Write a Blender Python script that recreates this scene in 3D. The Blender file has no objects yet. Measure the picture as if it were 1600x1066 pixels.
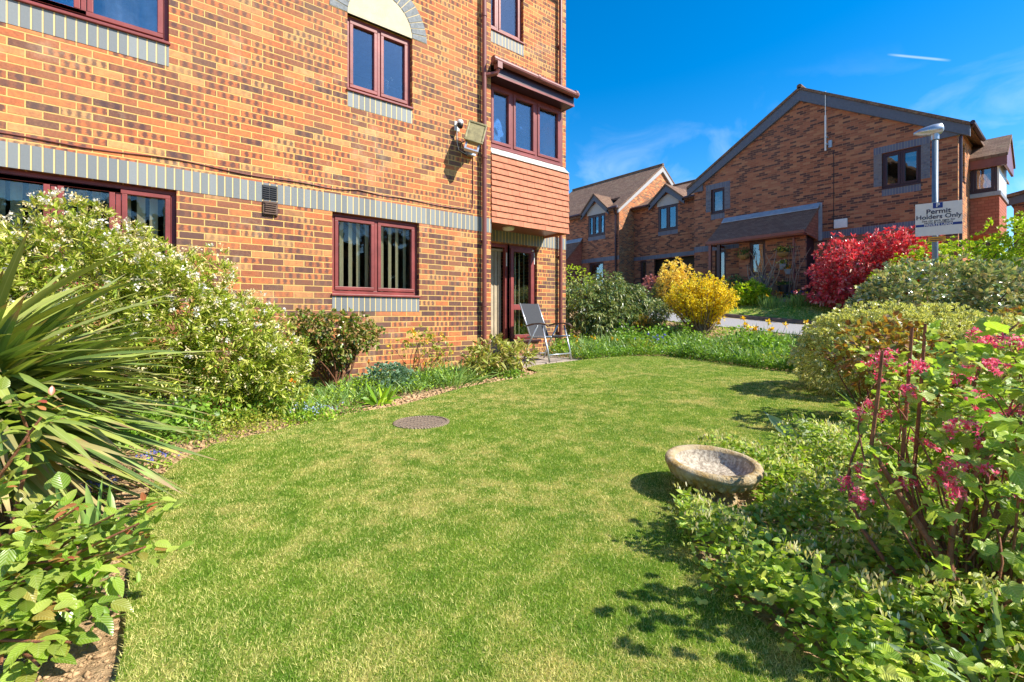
import bpy, bmesh, math, random
import numpy as np
from mathutils import Vector
rng = np.random.default_rng(7); random.seed(7)
R = math.radians
sc = bpy.context.scene
col = sc.collection

# ---------------------------------------------------------------- camera
CAMZ = 0.92
cam = bpy.data.objects.new('camera', bpy.data.cameras.new('camera')); col.objects.link(cam)
cam.location = (0, 0, CAMZ); cam.rotation_euler = (R(90), 0, R(-38.7))
cam.data.sensor_width = 36; cam.data.lens = 730/1600*36
cam.data.shift_y = -41/1600; cam.data.clip_start = .05; cam.data.clip_end = 3000
sc.camera = cam

# ---------------------------------------------------------------- light
SUN_EL = 43.0
sd = Vector((.54, -.84, 0)).normalized()*math.cos(R(SUN_EL)) + Vector((0, 0, math.sin(R(SUN_EL))))
sun = bpy.data.objects.new('sun', bpy.data.lights.new('sun', 'SUN')); col.objects.link(sun)
sun.data.energy = 5.0; sun.data.angle = R(.5); sun.data.color = (1, .93, .82)
sun.rotation_euler = sd.to_track_quat('Z', 'Y').to_euler()
world = bpy.data.worlds.new('World'); sc.world = world; world.use_nodes = True
wn = world.node_tree; wn.nodes.clear()
def WN(t, **k):
    n = wn.nodes.new(t)
    for a, b in k.items(): setattr(n, a, b)
    return n
wo = WN('ShaderNodeOutputWorld'); wb = WN('ShaderNodeBackground'); wb.inputs[1].default_value = .15
sky = WN('ShaderNodeTexSky'); sky.sky_type = 'NISHITA'; sky.sun_disc = False
sky.sun_elevation = R(SUN_EL); sky.sun_rotation = math.atan2(sd.x, sd.y)
sky.air_density = 1.0; sky.dust_density = .25; sky.ozone_density = 3.0
hs = WN('ShaderNodeHueSaturation'); hs.inputs['Saturation'].default_value = 1.47; hs.inputs['Hue'].default_value = .500; hs.inputs['Value'].default_value = .84
wn.links.new(sky.outputs[0], hs.inputs['Color'])
# thin cirrus wisps and a short contrail, laid out by direction in the sky
tc = WN('ShaderNodeTexCoord')
mp = WN('ShaderNodeMapping'); mp.inputs['Rotation'].default_value = (R(10), R(20), R(40)); mp.inputs['Scale'].default_value = (2.2, 4.5, 8)
wn.links.new(tc.outputs['Generated'], mp.inputs[0])
nz = WN('ShaderNodeTexNoise'); nz.inputs['Scale'].default_value = 1.5; nz.inputs['Detail'].default_value = 7; nz.inputs['Roughness'].default_value = .55; nz.inputs['Distortion'].default_value = .8
wn.links.new(mp.outputs[0], nz.inputs[0])
mr = WN('ShaderNodeMapRange'); mr.inputs[1].default_value = .5; mr.inputs[2].default_value = .95; mr.inputs[4].default_value = .75
wn.links.new(nz.outputs[0], mr.inputs[0])
sx = WN('ShaderNodeSeparateXYZ'); wn.links.new(tc.outputs['Generated'], sx.inputs[0])
mr2 = WN('ShaderNodeMapRange'); mr2.inputs[1].default_value = .42; mr2.inputs[2].default_value = .12; wn.links.new(sx.outputs[2], mr2.inputs[0])
mm = WN('ShaderNodeMath', operation='MULTIPLY'); wn.links.new(mr.outputs[0], mm.inputs[0]); wn.links.new(mr2.outputs[0], mm.inputs[1])
def pix_dir(px, py):
    v = Vector(((px-800)/730, 1, -(py-492)/730)); v.rotate(cam.rotation_euler.to_matrix() @ __import__('mathutils').Matrix.Rotation(R(-90), 3, 'X')); return v.normalized()
ca, cb = pix_dir(1385, 85), pix_dir(1487, 95)
cn = ca.cross(cb).normalized(); cm = ((ca+cb)/2).normalized()
d1 = WN('ShaderNodeVectorMath', operation='DOT_PRODUCT'); d1.inputs[1].default_value = cn; wn.links.new(tc.outputs['Generated'], d1.inputs[0])
ab = WN('ShaderNodeMath', operation='ABSOLUTE'); wn.links.new(d1.outputs['Value'], ab.inputs[0])
m3 = WN('ShaderNodeMapRange'); m3.inputs[1].default_value = .0022; m3.inputs[2].default_value = .0004; m3.inputs[4].default_value = .3; wn.links.new(ab.outputs[0], m3.inputs[0])
d2 = WN('ShaderNodeVectorMath', operation='DOT_PRODUCT'); d2.inputs[1].default_value = cm; wn.links.new(tc.outputs['Generated'], d2.inputs[0])
m4 = WN('ShaderNodeMapRange'); hc = ca.dot(cm); m4.inputs[1].default_value = hc; m4.inputs[2].default_value = hc+(1-hc)*.7; wn.links.new(d2.outputs['Value'], m4.inputs[0])
m5 = WN('ShaderNodeMath', operation='MULTIPLY'); wn.links.new(m3.outputs[0], m5.inputs[0]); wn.links.new(m4.outputs[0], m5.inputs[1])
m6 = WN('ShaderNodeMath', operation='MAXIMUM'); wn.links.new(mm.outputs[0], m6.inputs[0]); wn.links.new(m5.outputs[0], m6.inputs[1])
cmix = WN('ShaderNodeMixRGB'); cmix.inputs[2].default_value = (5.0, 5.6, 6.2, 1)
wn.links.new(m6.outputs[0], cmix.inputs[0]); wn.links.new(hs.outputs[0], cmix.inputs[1])
wn.links.new(cmix.outputs[0], wb.inputs[0]); wn.links.new(wb.outputs[0], wo.inputs[0])
sc.view_settings.view_transform = 'Standard'; sc.view_settings.look = 'None'
sc.view_settings.exposure = .88; sc.view_settings.gamma = 1

def at(px, d):
    """ground position of something seen at column px of the photo, d metres ahead"""
    r = (px-800)/730*d; S = math.sin(R(38.7)); C = math.cos(R(38.7))
    return (S*d+C*r, C*d-S*r)

# ---------------------------------------------------------------- node helpers
class NT:
    def __init__(s, name):
        s.mat = bpy.data.materials.new(name); s.mat.use_nodes = True
        s.t = s.mat.node_tree; s.t.nodes.clear()
        s.out = s.n('ShaderNodeOutputMaterial')
    def n(s, t, **k):
        x = s.t.nodes.new(t)
        for a, b in k.items(): setattr(x, a, b)
        return x
    def put(s, inp, v):
        if isinstance(v, bpy.types.NodeSocket): s.t.links.new(v, inp)
        elif v is not None:
            if hasattr(inp.default_value, '__len__') and len(inp.default_value) == 4 and len(v) == 3: v = (*v, 1)
            inp.default_value = v
    def m(s, op, a, b=None, c=None, clamp=False):
        x = s.n('ShaderNodeMath', operation=op, use_clamp=clamp)
        s.put(x.inputs[0], a)
        if b is not None: s.put(x.inputs[1], b)
        if c is not None: s.put(x.inputs[2], c)
        return x.outputs[0]
    def rng(s, v, a, b, c=0., d=1., smooth=False):
        x = s.n('ShaderNodeMapRange'); s.put(x.inputs[0], v)
        if smooth: x.interpolation_type = 'SMOOTHSTEP'
        for i, q in enumerate((a, b, c, d)): s.put(x.inputs[i+1], q)
        return x.outputs[0]
    def mix(s, f, a, b, bt='MIX'):
        x = s.n('ShaderNodeMixRGB', blend_type=bt); s.put(x.inputs[0], f); s.put(x.inputs[1], a); s.put(x.inputs[2], b); return x.outputs[0]
    def noise(s, vec, scale, detail=3, rough=.5, dist=0):
        x = s.n('ShaderNodeTexNoise'); s.put(x.inputs['Vector'], vec); x.inputs['Scale'].default_value = scale
        x.inputs['Detail'].default_value = detail; x.inputs['Roughness'].default_value = rough; x.inputs['Distortion'].default_value = dist; return x.outputs[0]
    def ramp(s, f, stops, const=False):
        x = s.n('ShaderNodeValToRGB'); s.put(x.inputs[0], f)
        if const: x.color_ramp.interpolation = 'CONSTANT'
        e = x.color_ramp.elements
        while len(e) < len(stops): e.new(.5)
        for i, (p, c) in enumerate(stops): e[i].position = p; e[i].color = (*c, 1)
        return x.outputs[0]
    def comb(s, x_, y_, z_=0.):
        x = s.n('ShaderNodeCombineXYZ')
        for i, q in enumerate((x_, y_, z_)): s.put(x.inputs[i], q)
        return x.outputs[0]
    def sep(s, v):
        x = s.n('ShaderNodeSeparateXYZ'); s.put(x.inputs[0], v); return x.outputs
    def white(s, v):
        x = s.n('ShaderNodeTexWhiteNoise', noise_dimensions='3D'); s.put(x.inputs[0], v); return x.outputs
    def pos(s): return s.n('ShaderNodeNewGeometry').outputs['Position']
    def uv(s):
        """wall coordinates: along the wall, height"""
        g = s.n('ShaderNodeNewGeometry'); p = s.sep(g.outputs['Position']); q = s.sep(g.outputs['True Normal'])
        ax = s.m('ABSOLUTE', q[0]); ay = s.m('ABSOLUTE', q[1])
        st = s.m('GREATER_THAN', ax, ay)
        u = s.m('ADD', s.m('MULTIPLY', p[1], st), s.m('MULTIPLY', p[0], s.m('SUBTRACT', 1., st)))
        return u, p[2], g.outputs['Position']
    def bump(s, h, dist=.005, strength=1.):
        x = s.n('ShaderNodeBump'); s.put(x.inputs['Height'], h); x.inputs['Distance'].default_value = dist; x.inputs['Strength'].default_value = strength; return x.outputs[0]
    def pbr(s, colr, rough=.7, spec=.5, metal=0., nrm=None, **k):
        x = s.n('ShaderNodeBsdfPrincipled'); s.put(x.inputs['Base Color'], colr); s.put(x.inputs['Roughness'], rough)
        s.put(x.inputs['Specular IOR Level'], spec); s.put(x.inputs['Metallic'], metal)
        if nrm is not None: s.put(x.inputs['Normal'], nrm)
        for a, b in k.items(): s.put(x.inputs[a], b)
        s.t.links.new(x.outputs[0], s.out.inputs[0]); return s.mat

def brick_mat(name, stops, mortar, spot=.5, blue=False, dark=(.07, .045, .05), ruf=.85, lowdark=None):
    N = NT(name); u, v, p = N.uv()
    row = N.m('FLOOR', N.m('DIVIDE', v, .075))
    wob = N.m('MULTIPLY', N.m('SUBTRACT', N.noise(p, 60, 2), .5), .004)
    off = N.m('MULTIPLY', N.m('MODULO', N.m('ADD', row, 200.), 2.), .5)
    uc = N.m('ADD', N.m('DIVIDE', N.m('ADD', u, wob), .225), off); cl = N.m('FLOOR', uc)
    fu = N.m('FRACT', uc); fv = N.m('FRACT', N.m('DIVIDE', N.m('ADD', v, wob), .075))
    eu = N.m('MULTIPLY', N.m('MINIMUM', fu, N.m('SUBTRACT', 1., fu)), .225)
    ev = N.m('MULTIPLY', N.m('MINIMUM', fv, N.m('SUBTRACT', 1., fv)), .075)
    e = N.m('MINIMUM', eu, ev)
    br = N.rng(e, .0044, .0068)               # 1 inside the brick
    wc = N.white(N.comb(cl, row, 3.)); w2 = N.white(N.comb(cl, row, 9.))
    base = N.ramp(wc[0], stops)
    g = N.noise(p, 45, 4, .6); g2 = N.noise(p, 17, 3, .7)
    base = N.mix(N.rng(g2, .42, .68, 0., .5), base, (.17, .07, .05) if not blue else (.2, .22, .26))
    base = N.mix(N.rng(g, .3, .75), base, N.mix(.16, base, (.9, .45, .2) if not blue else (.3, .33, .38)))
    # burnt blotches across the face, three to a brick, on some bricks
    fs = N.m('FRACT', N.m('ADD', N.m('MULTIPLY', fu, N.m('ADD', 2.3, N.m('MULTIPLY', wc[0], 1.1))), N.m('MULTIPLY', w2[0], .9)))
    dx = N.m('MULTIPLY', N.m('SUBTRACT', fs, .5), .075); dz = N.m('MULTIPLY', N.m('SUBTRACT', fv, .5), .040)
    dd = N.m('SQRT', N.m('ADD', N.m('MULTIPLY', dx, dx), N.m('MULTIPLY', dz, dz)))
    dd = N.m('ADD', dd, N.m('MULTIPLY', N.m('SUBTRACT', N.noise(p, 42, 3, .6), .5), .055))
    sp = N.m('MULTIPLY', N.rng(dd, .030, .012), N.rng(w2[0], 1-spot, 1-spot+.2, 0., .8))
    base = N.mix(sp, base, dark)
    if lowdark:
        base = N.mix(N.m('MULTIPLY', N.m('GREATER_THAN', N.white(N.comb(cl, row, 17.))[0], .68), N.rng(v, 2.0, 2.3, .75, 0.)), base, lowdark)
    mc = N.mix(N.noise(p, 25, 3), mortar, tuple(min(1, x*.72) for x in mortar))
    st = N.noise(N.comb(u, 0., N.m('MULTIPLY', v, .45)), 1.3, 5, .65)
    c = N.mix(br, mc, base)
    c = N.mix(N.rng(st, .42, .72, 0., .34), c, (.30, .20, .12)); c = N.mix(N.rng(N.noise(p, 2.6, 5, .7), .58, .75, 0., .22), c, (.75, .62, .42))
    h = N.m('ADD', N.m('MULTIPLY', br, 1.), N.m('MULTIPLY', g, .35))
    return N.pbr(c, ruf, .25, nrm=N.bump(h, .006, .7))

def soldier_mat(name, c1, c2, mortar):
    N = NT(name); u, v, p = N.uv()
    uc = N.m('DIVIDE', u, .075); cl = N.m('FLOOR', uc); fu = N.m('FRACT', uc)
    br = N.rng(N.m('MINIMUM', fu, N.m('SUBTRACT', 1., fu)), .06, .1)
    w = N.white(N.comb(cl, 1., 2.))[0]
    g = N.noise(p, 60, 4, .6)
    b = N.mix(N.m('ADD', N.m('MULTIPLY', w, .7), N.m('MULTIPLY', g, .3)), c1, c2)
    return N.pbr(N.mix(br, N.mix(g, mortar, tuple(x*.75 for x in mortar)), b), .6, .4, nrm=N.bump(N.m('ADD', br, N.m('MULTIPLY', g, .3)), .005, .7))

def plain(name, c, rough=.6, spec=.5, metal=0., var=.12, scale=12, bump=0., bscale=80, c2=None):
    N = NT(name); p = N.pos(); g = N.noise(p, scale, 5, .6)
    lo = c2 or tuple(x*(1-var*2) for x in c)
    cc = N.mix(N.rng(g, .35, .7), lo, c)
    nb = N.bump(N.noise(p, bscale, 4, .6), bump) if bump else None
    return N.pbr(cc, rough, spec, metal, nrm=nb)

def tile_mat(name, stops, gw=.165, gh=.1, moss=None):
    """plain roof tiles: staggered rows read from the height on the slope"""
    N = NT(name); u, v, p = N.uv()
    g = N.n('ShaderNodeNewGeometry'); nz_ = N.sep(g.outputs['True Normal'])[2]
    sl = N.m('SQRT', N.m('SUBTRACT', 1.0001, N.m('MULTIPLY', nz_, nz_)))
    vv = N.m('DIVIDE', N.m('DIVIDE', v, sl), gh)
    row = N.m('FLOOR', vv); fv = N.m('FRACT', vv)
    uc = N.m('ADD', N.m('DIVIDE', u, gw), N.m('MULTIPLY', N.m('MODULO', N.m('ADD', row, 300.), 2.), .5)); cl = N.m('FLOOR', uc); fu = N.m('FRACT', uc)
    w = N.white(N.comb(cl, row, 5.))[0]
    ns = N.noise(p, 1.3, 5, .6)
    c = N.ramp(N.m('ADD', N.m('MULTIPLY', w, .6), N.m('MULTIPLY', ns, .4)), stops)
    ed = N.m('MINIMUM', N.rng(N.m('MINIMUM', fu, N.m('SUBTRACT', 1., fu)), 0., .04), N.rng(fv, 0., .16))
    c = N.mix(N.m('SUBTRACT', 1., ed), c, tuple(x*.35 for x in stops[0][1]))
    if moss: c = N.mix(N.rng(N.noise(p, 3, 5, .7), .55, .75, 0., .6), c, moss)
    h = N.m('ADD', N.m('MULTIPLY', N.m('SUBTRACT', 1., fv), 1.), N.m('MULTIPLY', ed, .3))
    return N.pbr(c, .85, .3, nrm=N.bump(h, .012, .8))

def glass_mat(name, tint=(.80, .86, .85), refl=.03):
    N = NT(name)
    tr = N.n('ShaderNodeBsdfTransparent'); N.put(tr.inputs[0], tint)
    gl = N.n('ShaderNodeBsdfGlossy'); gl.inputs['Roughness'].default_value = .015; N.put(gl.inputs[0], (.95, .97, 1))
    fr = N.n('ShaderNodeFresnel'); fr.inputs[0].default_value = 1.5
    nb = N.bump(N.noise(N.pos(), 1.6, 2), .012, .35); N.put(gl.inputs['Normal'], nb)
    f = N.m('ADD', N.m('MULTIPLY', fr.outputs[0], .85), refl, clamp=True)
    mx = N.n('ShaderNodeMixShader'); N.put(mx.inputs[0], f); N.t.links.new(tr.outputs[0], mx.inputs[1]); N.t.links.new(gl.outputs[0], mx.inputs[2])
    N.t.links.new(mx.outputs[0], N.out.inputs[0]); return N.mat

def leaf_mat(name, cols, rough=.45, trans=.35, spec=.5, edge=None, rib=.25, tcol=None, tip=False, vein=False):
    """cols: ramp picked per leaf; edge: cream margin colour; rib: paler midrib"""
    N = NT(name); g = N.n('ShaderNodeNewGeometry'); r = g.outputs['Random Per Island']
    c = N.ramp(r, [(i/max(1, len(cols)-1), q) for i, q in enumerate(cols)])
    r2 = N.m('FRACT', N.m('MULTIPLY', r, 37.7))
    c = N.mix(1., c, N.comb(*(N.rng(r2, 0, 1, .72, 1.2),)*3), 'MULTIPLY')
    uvn = N.n('ShaderNodeUVMap'); uvn.uv_map = 'UVMap'; s = N.sep(uvn.outputs[0])
    ac = N.m('ABSOLUTE', N.m('SUBTRACT', s[0], .5))
    if edge:
        wv = N.m('ADD', ac, N.m('MULTIPLY', N.m('SUBTRACT', N.noise(g.outputs['Position'], 90, 2), .5), .25))
        c = N.mix(N.rng(wv, .09, .17), c, edge)
    if rib:
        c = N.mix(N.rng(ac, .05, .0, 0., rib), c, (.55, .6, .3))
    vb = None
    if vein:
        vf = N.m('FRACT', N.m('SUBTRACT', N.m('MULTIPLY', s[1], 7.), N.m('MULTIPLY', ac, 5.))); ve = N.m('MINIMUM', vf, N.m('SUBTRACT', 1., vf)); c = N.mix(N.rng(ve, .0, .16, .45, 0.), c, (.50, .58, .22)); c = N.mix(N.rng(ve, .2, .5, 0., .22), c, (.05, .11, .01)); vb = N.bump(ve, .0015, .8)
    bl_ = N.noise(g.outputs['Position'], 130, 3, .6); c = N.mix(N.rng(bl_, .58, .75, 0., .35), c, (.30, .24, .08)) if not tcol and not edge else c
    if tip: c = N.mix(N.rng(N.m('ADD', s[1], N.m('MULTIPLY', r2, .12)), .93, 1.02), c, (.34, .22, .11)); c = N.mix(N.rng(N.m('FRACT', N.m('MULTIPLY', s[0], 7.)), .0, 1., 0., .18), c, (.08, .12, .04))
    d = N.n('ShaderNodeBsdfPrincipled'); N.put(d.inputs['Base Color'], c); d.inputs['Roughness'].default_value = rough; d.inputs['Specular IOR Level'].default_value = spec
    if vb: N.put(d.inputs['Normal'], vb)
    t = N.n('ShaderNodeBsdfTranslucent'); N.put(t.inputs[0], N.mix(1., c, tcol or (1.25, 1.35, .5), 'MULTIPLY'))
    mx = N.n('ShaderNodeMixShader'); mx.inputs[0].default_value = trans
    N.t.links.new(d.outputs[0], mx.inputs[1]); N.t.links.new(t.outputs[0], mx.inputs[2]); N.t.links.new(mx.outputs[0], N.out.inputs[0])
    return N.mat

M = {}
ORANGE = [(0, (.085, .045, .045)), (.12, (.20, .07, .045)), (.3, (.36, .105, .045)), (.55, (.53, .14, .045)), (.8, (.58, .19, .06)), (1, (.60, .34, .13))]
M['brick'] = brick_mat('multi_orange_brick', ORANGE, (.80, .53, .17), .60, dark=(.075, .045, .05), lowdark=(.10, .045, .045))
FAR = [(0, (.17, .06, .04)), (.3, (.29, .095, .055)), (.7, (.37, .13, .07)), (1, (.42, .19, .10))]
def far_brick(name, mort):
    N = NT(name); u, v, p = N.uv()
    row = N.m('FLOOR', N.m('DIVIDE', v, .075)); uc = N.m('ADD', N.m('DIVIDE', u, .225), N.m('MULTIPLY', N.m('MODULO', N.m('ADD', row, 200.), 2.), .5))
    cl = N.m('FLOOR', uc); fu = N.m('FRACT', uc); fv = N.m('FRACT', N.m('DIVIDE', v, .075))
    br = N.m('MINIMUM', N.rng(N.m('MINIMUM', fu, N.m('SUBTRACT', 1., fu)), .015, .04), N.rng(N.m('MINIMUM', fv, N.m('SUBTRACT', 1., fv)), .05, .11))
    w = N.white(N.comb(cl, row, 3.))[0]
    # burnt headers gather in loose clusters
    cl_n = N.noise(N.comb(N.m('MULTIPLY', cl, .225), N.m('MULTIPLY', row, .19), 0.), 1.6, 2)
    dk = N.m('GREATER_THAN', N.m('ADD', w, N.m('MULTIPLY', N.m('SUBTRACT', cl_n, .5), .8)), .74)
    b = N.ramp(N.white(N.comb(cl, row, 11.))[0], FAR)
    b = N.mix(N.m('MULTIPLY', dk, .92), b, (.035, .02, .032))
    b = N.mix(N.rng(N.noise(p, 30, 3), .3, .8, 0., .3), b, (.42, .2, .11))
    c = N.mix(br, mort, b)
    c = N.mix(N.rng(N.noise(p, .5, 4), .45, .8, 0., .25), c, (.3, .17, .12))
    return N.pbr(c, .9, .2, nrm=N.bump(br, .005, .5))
M['brick_far'] = far_brick('shaded_far_brick', (.33, .18, .10))  # brown tone carries the shade of the far fronts in its colour
M['brick_lit'] = brick_mat('sunlit_side_brick', ORANGE, (.70, .48, .24), .3)  # orange copy for the sunlit side walls, sunlight put into the colour
M['sold'] = soldier_mat('blue_soldier_brick', (.15, .165, .17), (.25, .27, .27), (.80, .60, .26))
M['sold_far'] = soldier_mat('blue_soldier_brick_far', (.09, .10, .15), (.14, .16, .22), (.26, .25, .24))
M['blue_far'] = brick_mat('blue_quoin_brick', [(0, (.07, .08, .12)), (1, (.13, .15, .2))], (.2, .2, .2), 0, blue=True)
M['plinth'] = brick_mat('blue_plinth_brick', [(0, (.05, .055, .08)), (1, (.09, .1, .13))], (.35, .3, .2), 0, blue=True)
M['voussoir'] = plain('blue_voussoir_brick', (.25, .27, .28), .7, .3, var=.2, scale=30, bump=.002)
M['mortar'] = plain('sand_mortar', (.72, .58, .34), .9, .2, var=.1, bump=.002)
M['render'] = plain('cream_render', (.68, .60, .42), .9, .2, var=.08, scale=6, bump=.006, bscale=160)
M['frame'] = plain('rosewood_frame', (.30, .065, .058), .45, .4, var=.22, scale=3, bump=.001, bscale=30)
M['frame_dk'] = plain('dark_rosewood_frame', (.045, .014, .022), .4, .5, var=.1)
M['pipe'] = plain('brown_plastic_pipe', (.24, .075, .06), .4, .5, var=.12, scale=4)
M['glass'] = glass_mat('window_glass', (.97, .98, .96), .0)
M['glass_up'] = glass_mat('upper_window_glass', (.9, .93, .95), .10)
M['glass_far'] = glass_mat('window_glass_far', (.6, .63, .64), .13)
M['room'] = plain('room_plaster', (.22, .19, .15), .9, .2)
M['room_up'] = plain('pale_backing_plaster', (.62, .62, .60), .9, .2)
M['room_dark'] = plain('painted_room_shade', (.06, .055, .05), .9, .2)
M['blind'] = plain('cream_blind_fabric', (.88, .78, .48), .8, .2, var=.04)
M['sheer'] = plain('net_curtain', (.8, .82, .85), .8, .2, var=.3, scale=5)
M['roof'] = tile_mat('brown_roof_tile', [(0, (.12, .065, .04)), (.5, (.19, .11, .07)), (1, (.27, .17, .11))], moss=(.26, .22, .12))
M['roof_dk'] = tile_mat('plum_roof_tile', [(0, (.22, .09, .055)), (.5, (.30, .13, .08)), (1, (.38, .18, .11))], gh=.1)
M['hung'] = plain('terracotta_tile', (.60, .22, .115), .75, .3, var=.12, scale=7, bump=.002, bscale=50, c2=(.47, .16, .085))
M['hung_far'] = tile_mat('terracotta_tile_far', [(0, (.34, .10, .06)), (.5, (.42, .13, .08)), (1, (.48, .17, .1))])
M['barge'] = plain('grey_bargeboard', (.115, .13, .17), .6, .4, var=.1)
M['barge_pale'] = plain('grey_gable_panel', (.42, .42, .42), .8, .3, var=.05)
M['lead'] = plain('lead_flashing', (.36, .40, .46), .5, .5, var=.15, scale=6)
M['leadw'] = plain('pale_lead_flashing', (.66, .64, .58), .6, .4, var=.25, scale=9)
M['white'] = plain('white_plastic', (.8, .8, .78), .45, .5, var=.05)
M['black'] = plain('black_plastic', (.02, .02, .022), .5, .5)
M['brown'] = plain('brown_plastic', (.13, .075, .05), .5, .4)
M['soffit'] = plain('stained_soffit', (.28, .08, .055), .32, .5, var=.1)
M['alu'] = plain('grey_aluminium', (.50, .53, .56), .35, .6, .6, var=.05)
M['floodm'] = plain('aged_floodlight_metal', (.34, .29, .13), .5, .4, 0., var=.25, scale=14)
M['steel'] = plain('painted_post_steel', (.16, .23, .30), .45, .5, .2, var=.1)
M['sign'] = plain('sign_white', (.74, .74, .72), .5, .4, var=.04)
M['signblue'] = plain('sign_blue', (.01, .04, .26), .5, .4)
M['signtext'] = plain('sign_text_navy', (.02, .02, .07), .6, .3)
M['yellow'] = plain('yellow_plate', (.80, .38, .03), .5, .4)
M['terra'] = plain('terracotta_pot', (.55, .17, .07), .8, .3)
M['greypot'] = plain('grey_pot', (.36, .38, .40), .6, .3)
M['timber'] = plain('weathered_timber', (.42, .32, .23), .9, .2, var=.2, scale=9)
M['bark'] = plain('bark', (.24, .11, .06), .85, .2, var=.25, scale=40, bump=.003, bscale=140)
M['redbark'] = plain('red_brown_bark', (.36, .15, .08), .7, .3, var=.25, scale=40, bump=.003, bscale=140)
M['twig'] = plain('grey_twig', (.30, .22, .14), .85, .2, var=.2, scale=40)
M['basket'] = plain('coir_basket', (.42, .26, .10), .95, .1, var=.2, scale=50, bump=.004)
# soil
N = NT('dry_clay_soil'); p = N.pos(); a = N.noise(p, 5, 6, .65); b = N.noise(p, 34, 5, .7)
M['soil'] = N.pbr(N.mix(N.rng(a, .35, .7), N.mix(N.rng(b, .35, .65), (.30, .18, .09), (.60, .41, .22)), (.56, .38, .21)), .95, .15, nrm=N.bump(N.m('ADD', a, b), .05, .9))
N = NT('clod_soil'); r = N.n('ShaderNodeNewGeometry').outputs['Random Per Island']; p = N.pos()
M['clod'] = N.pbr(N.mix(N.noise(p, 60, 3), N.ramp(r, [(0, (.30, .18, .09)), (1, (.62, .42, .23))]), (.46, .30, .16)), .95, .1, nrm=N.bump(N.noise(p, 90, 4), .006))
# asphalt
N = NT('asphalt'); p = N.pos(); a = N.noise(p, 120, 3, .7); b = N.noise(p, 1.2, 4)
M['asphalt'] = N.pbr(N.mix(a, N.mix(b, (.20, .195, .20), (.26, .25, .25)), (.34, .33, .33)), .9, .3, nrm=N.bump(a, .004))
M['kerb'] = plain('kerb_concrete', (.22, .16, .13), .9, .2, var=.2, bump=.003)
M['yline'] = plain('yellow_line_paint', (.75, .50, .08), .8, .2, var=.15, scale=20)
# turf base, dry patches are real patches in the lawn
def turf(name, g1, g2, dry, spread=.62, blades=False):
    N = NT(name); p = N.pos()
    big = N.noise(p, 1.15, 4, .6); mid = N.noise(p, 6.5, 5, .68); fine = N.noise(p, 90, 3, .7)
    if blades: rr = N.n('ShaderNodeNewGeometry').outputs['Random Per Island']
    else: rr = fine
    c = N.mix(N.rng(mid, .3, .7), g1, g2)
    fd = N.m('ADD', N.m('ADD', N.m('MULTIPLY', big, .36), N.m('MULTIPLY', mid, .56)), N.m('MULTIPLY', N.m('SUBTRACT', rr, .5), .34))
    c = N.mix(N.rng(fd, spread-.17, spread, 0., .85), c, dry)
    v = N.rng(rr, 0, 1, .5, 1.35)
    c = N.mix(1., c, N.comb(v, v, v), 'MULTIPLY')
    if not blades: return N.pbr(c, .9, .1, nrm=N.bump(fine, .01))
    d = N.n('ShaderNodeBsdfPrincipled'); N.put(d.inputs['Base Color'], c); d.inputs['Roughness'].default_value = .55; d.inputs['Specular IOR Level'].default_value = .3
    t = N.n('ShaderNodeBsdfTranslucent'); N.put(t.inputs[0], N.mix(1., c, (1.2, 1.2, .6), 'MULTIPLY'))
    mx = N.n('ShaderNodeMixShader'); mx.inputs[0].default_value = .3
    N.t.links.new(d.outputs[0], mx.inputs[1]); N.t.links.new(t.outputs[0], mx.inputs[2]); N.t.links.new(mx.outputs[0], N.out.inputs[0]); return N.mat
M['turf'] = turf('turf', (.07, .14, .01), (.15, .23, .02), (.40, .31, .11))
M['grass'] = turf('grass_blades', (.14, .33, .018), (.42, .60, .045), (.82, .70, .30), .570, True)
M['patio'] = plain('patio_slab', (.45, .38, .31), .9, .2, var=.2, scale=14, bump=.003)
N = NT('weathered_stone'); p = N.pos(); a = N.noise(p, 9, 6, .65); b = N.noise(p, 70, 4, .7)
c = N.mix(N.rng(a, .4, .62), (.46, .37, .23), (.36, .24, .09)); c = N.mix(N.rng(N.noise(p, 22, 5, .7), .5, .7), c, (.54, .47, .33)); c = N.mix(N.rng(N.noise(p, 45, 5, .8), .6, .7), c, (.12, .10, .06))
M['stone'] = N.pbr(c, .95, .1, nrm=N.bump(N.m('ADD', a, b), .012))
N = NT('pale_bowl_stone'); p = N.pos(); b = N.noise(p, 60, 5, .7)
M['stone_pale'] = N.pbr(N.mix(N.rng(b, .42, .62), (.30, .25, .19), (.62, .55, .43)), .95, .1, nrm=N.bump(b, .008))
N = NT('rusty_iron'); p = N.pos(); q = N.sep(p)
gx = N.m('SINE', N.m('MULTIPLY', N.m('ADD', q[0], q[1]), 150.)); gy = N.m('SINE', N.m('MULTIPLY', N.m('SUBTRACT', q[0], q[1]), 150.))
pt = N.m('MULTIPLY', gx, gy)
M['iron'] = N.pbr(N.mix(N.rng(pt, -.3, .5), N.mix(N.noise(p, 12, 4), (.20, .15, .11), (.32, .24, .17)), (.30, .23, .17)), .85, .3, .0, nrm=N.bump(pt, .008))
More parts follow.
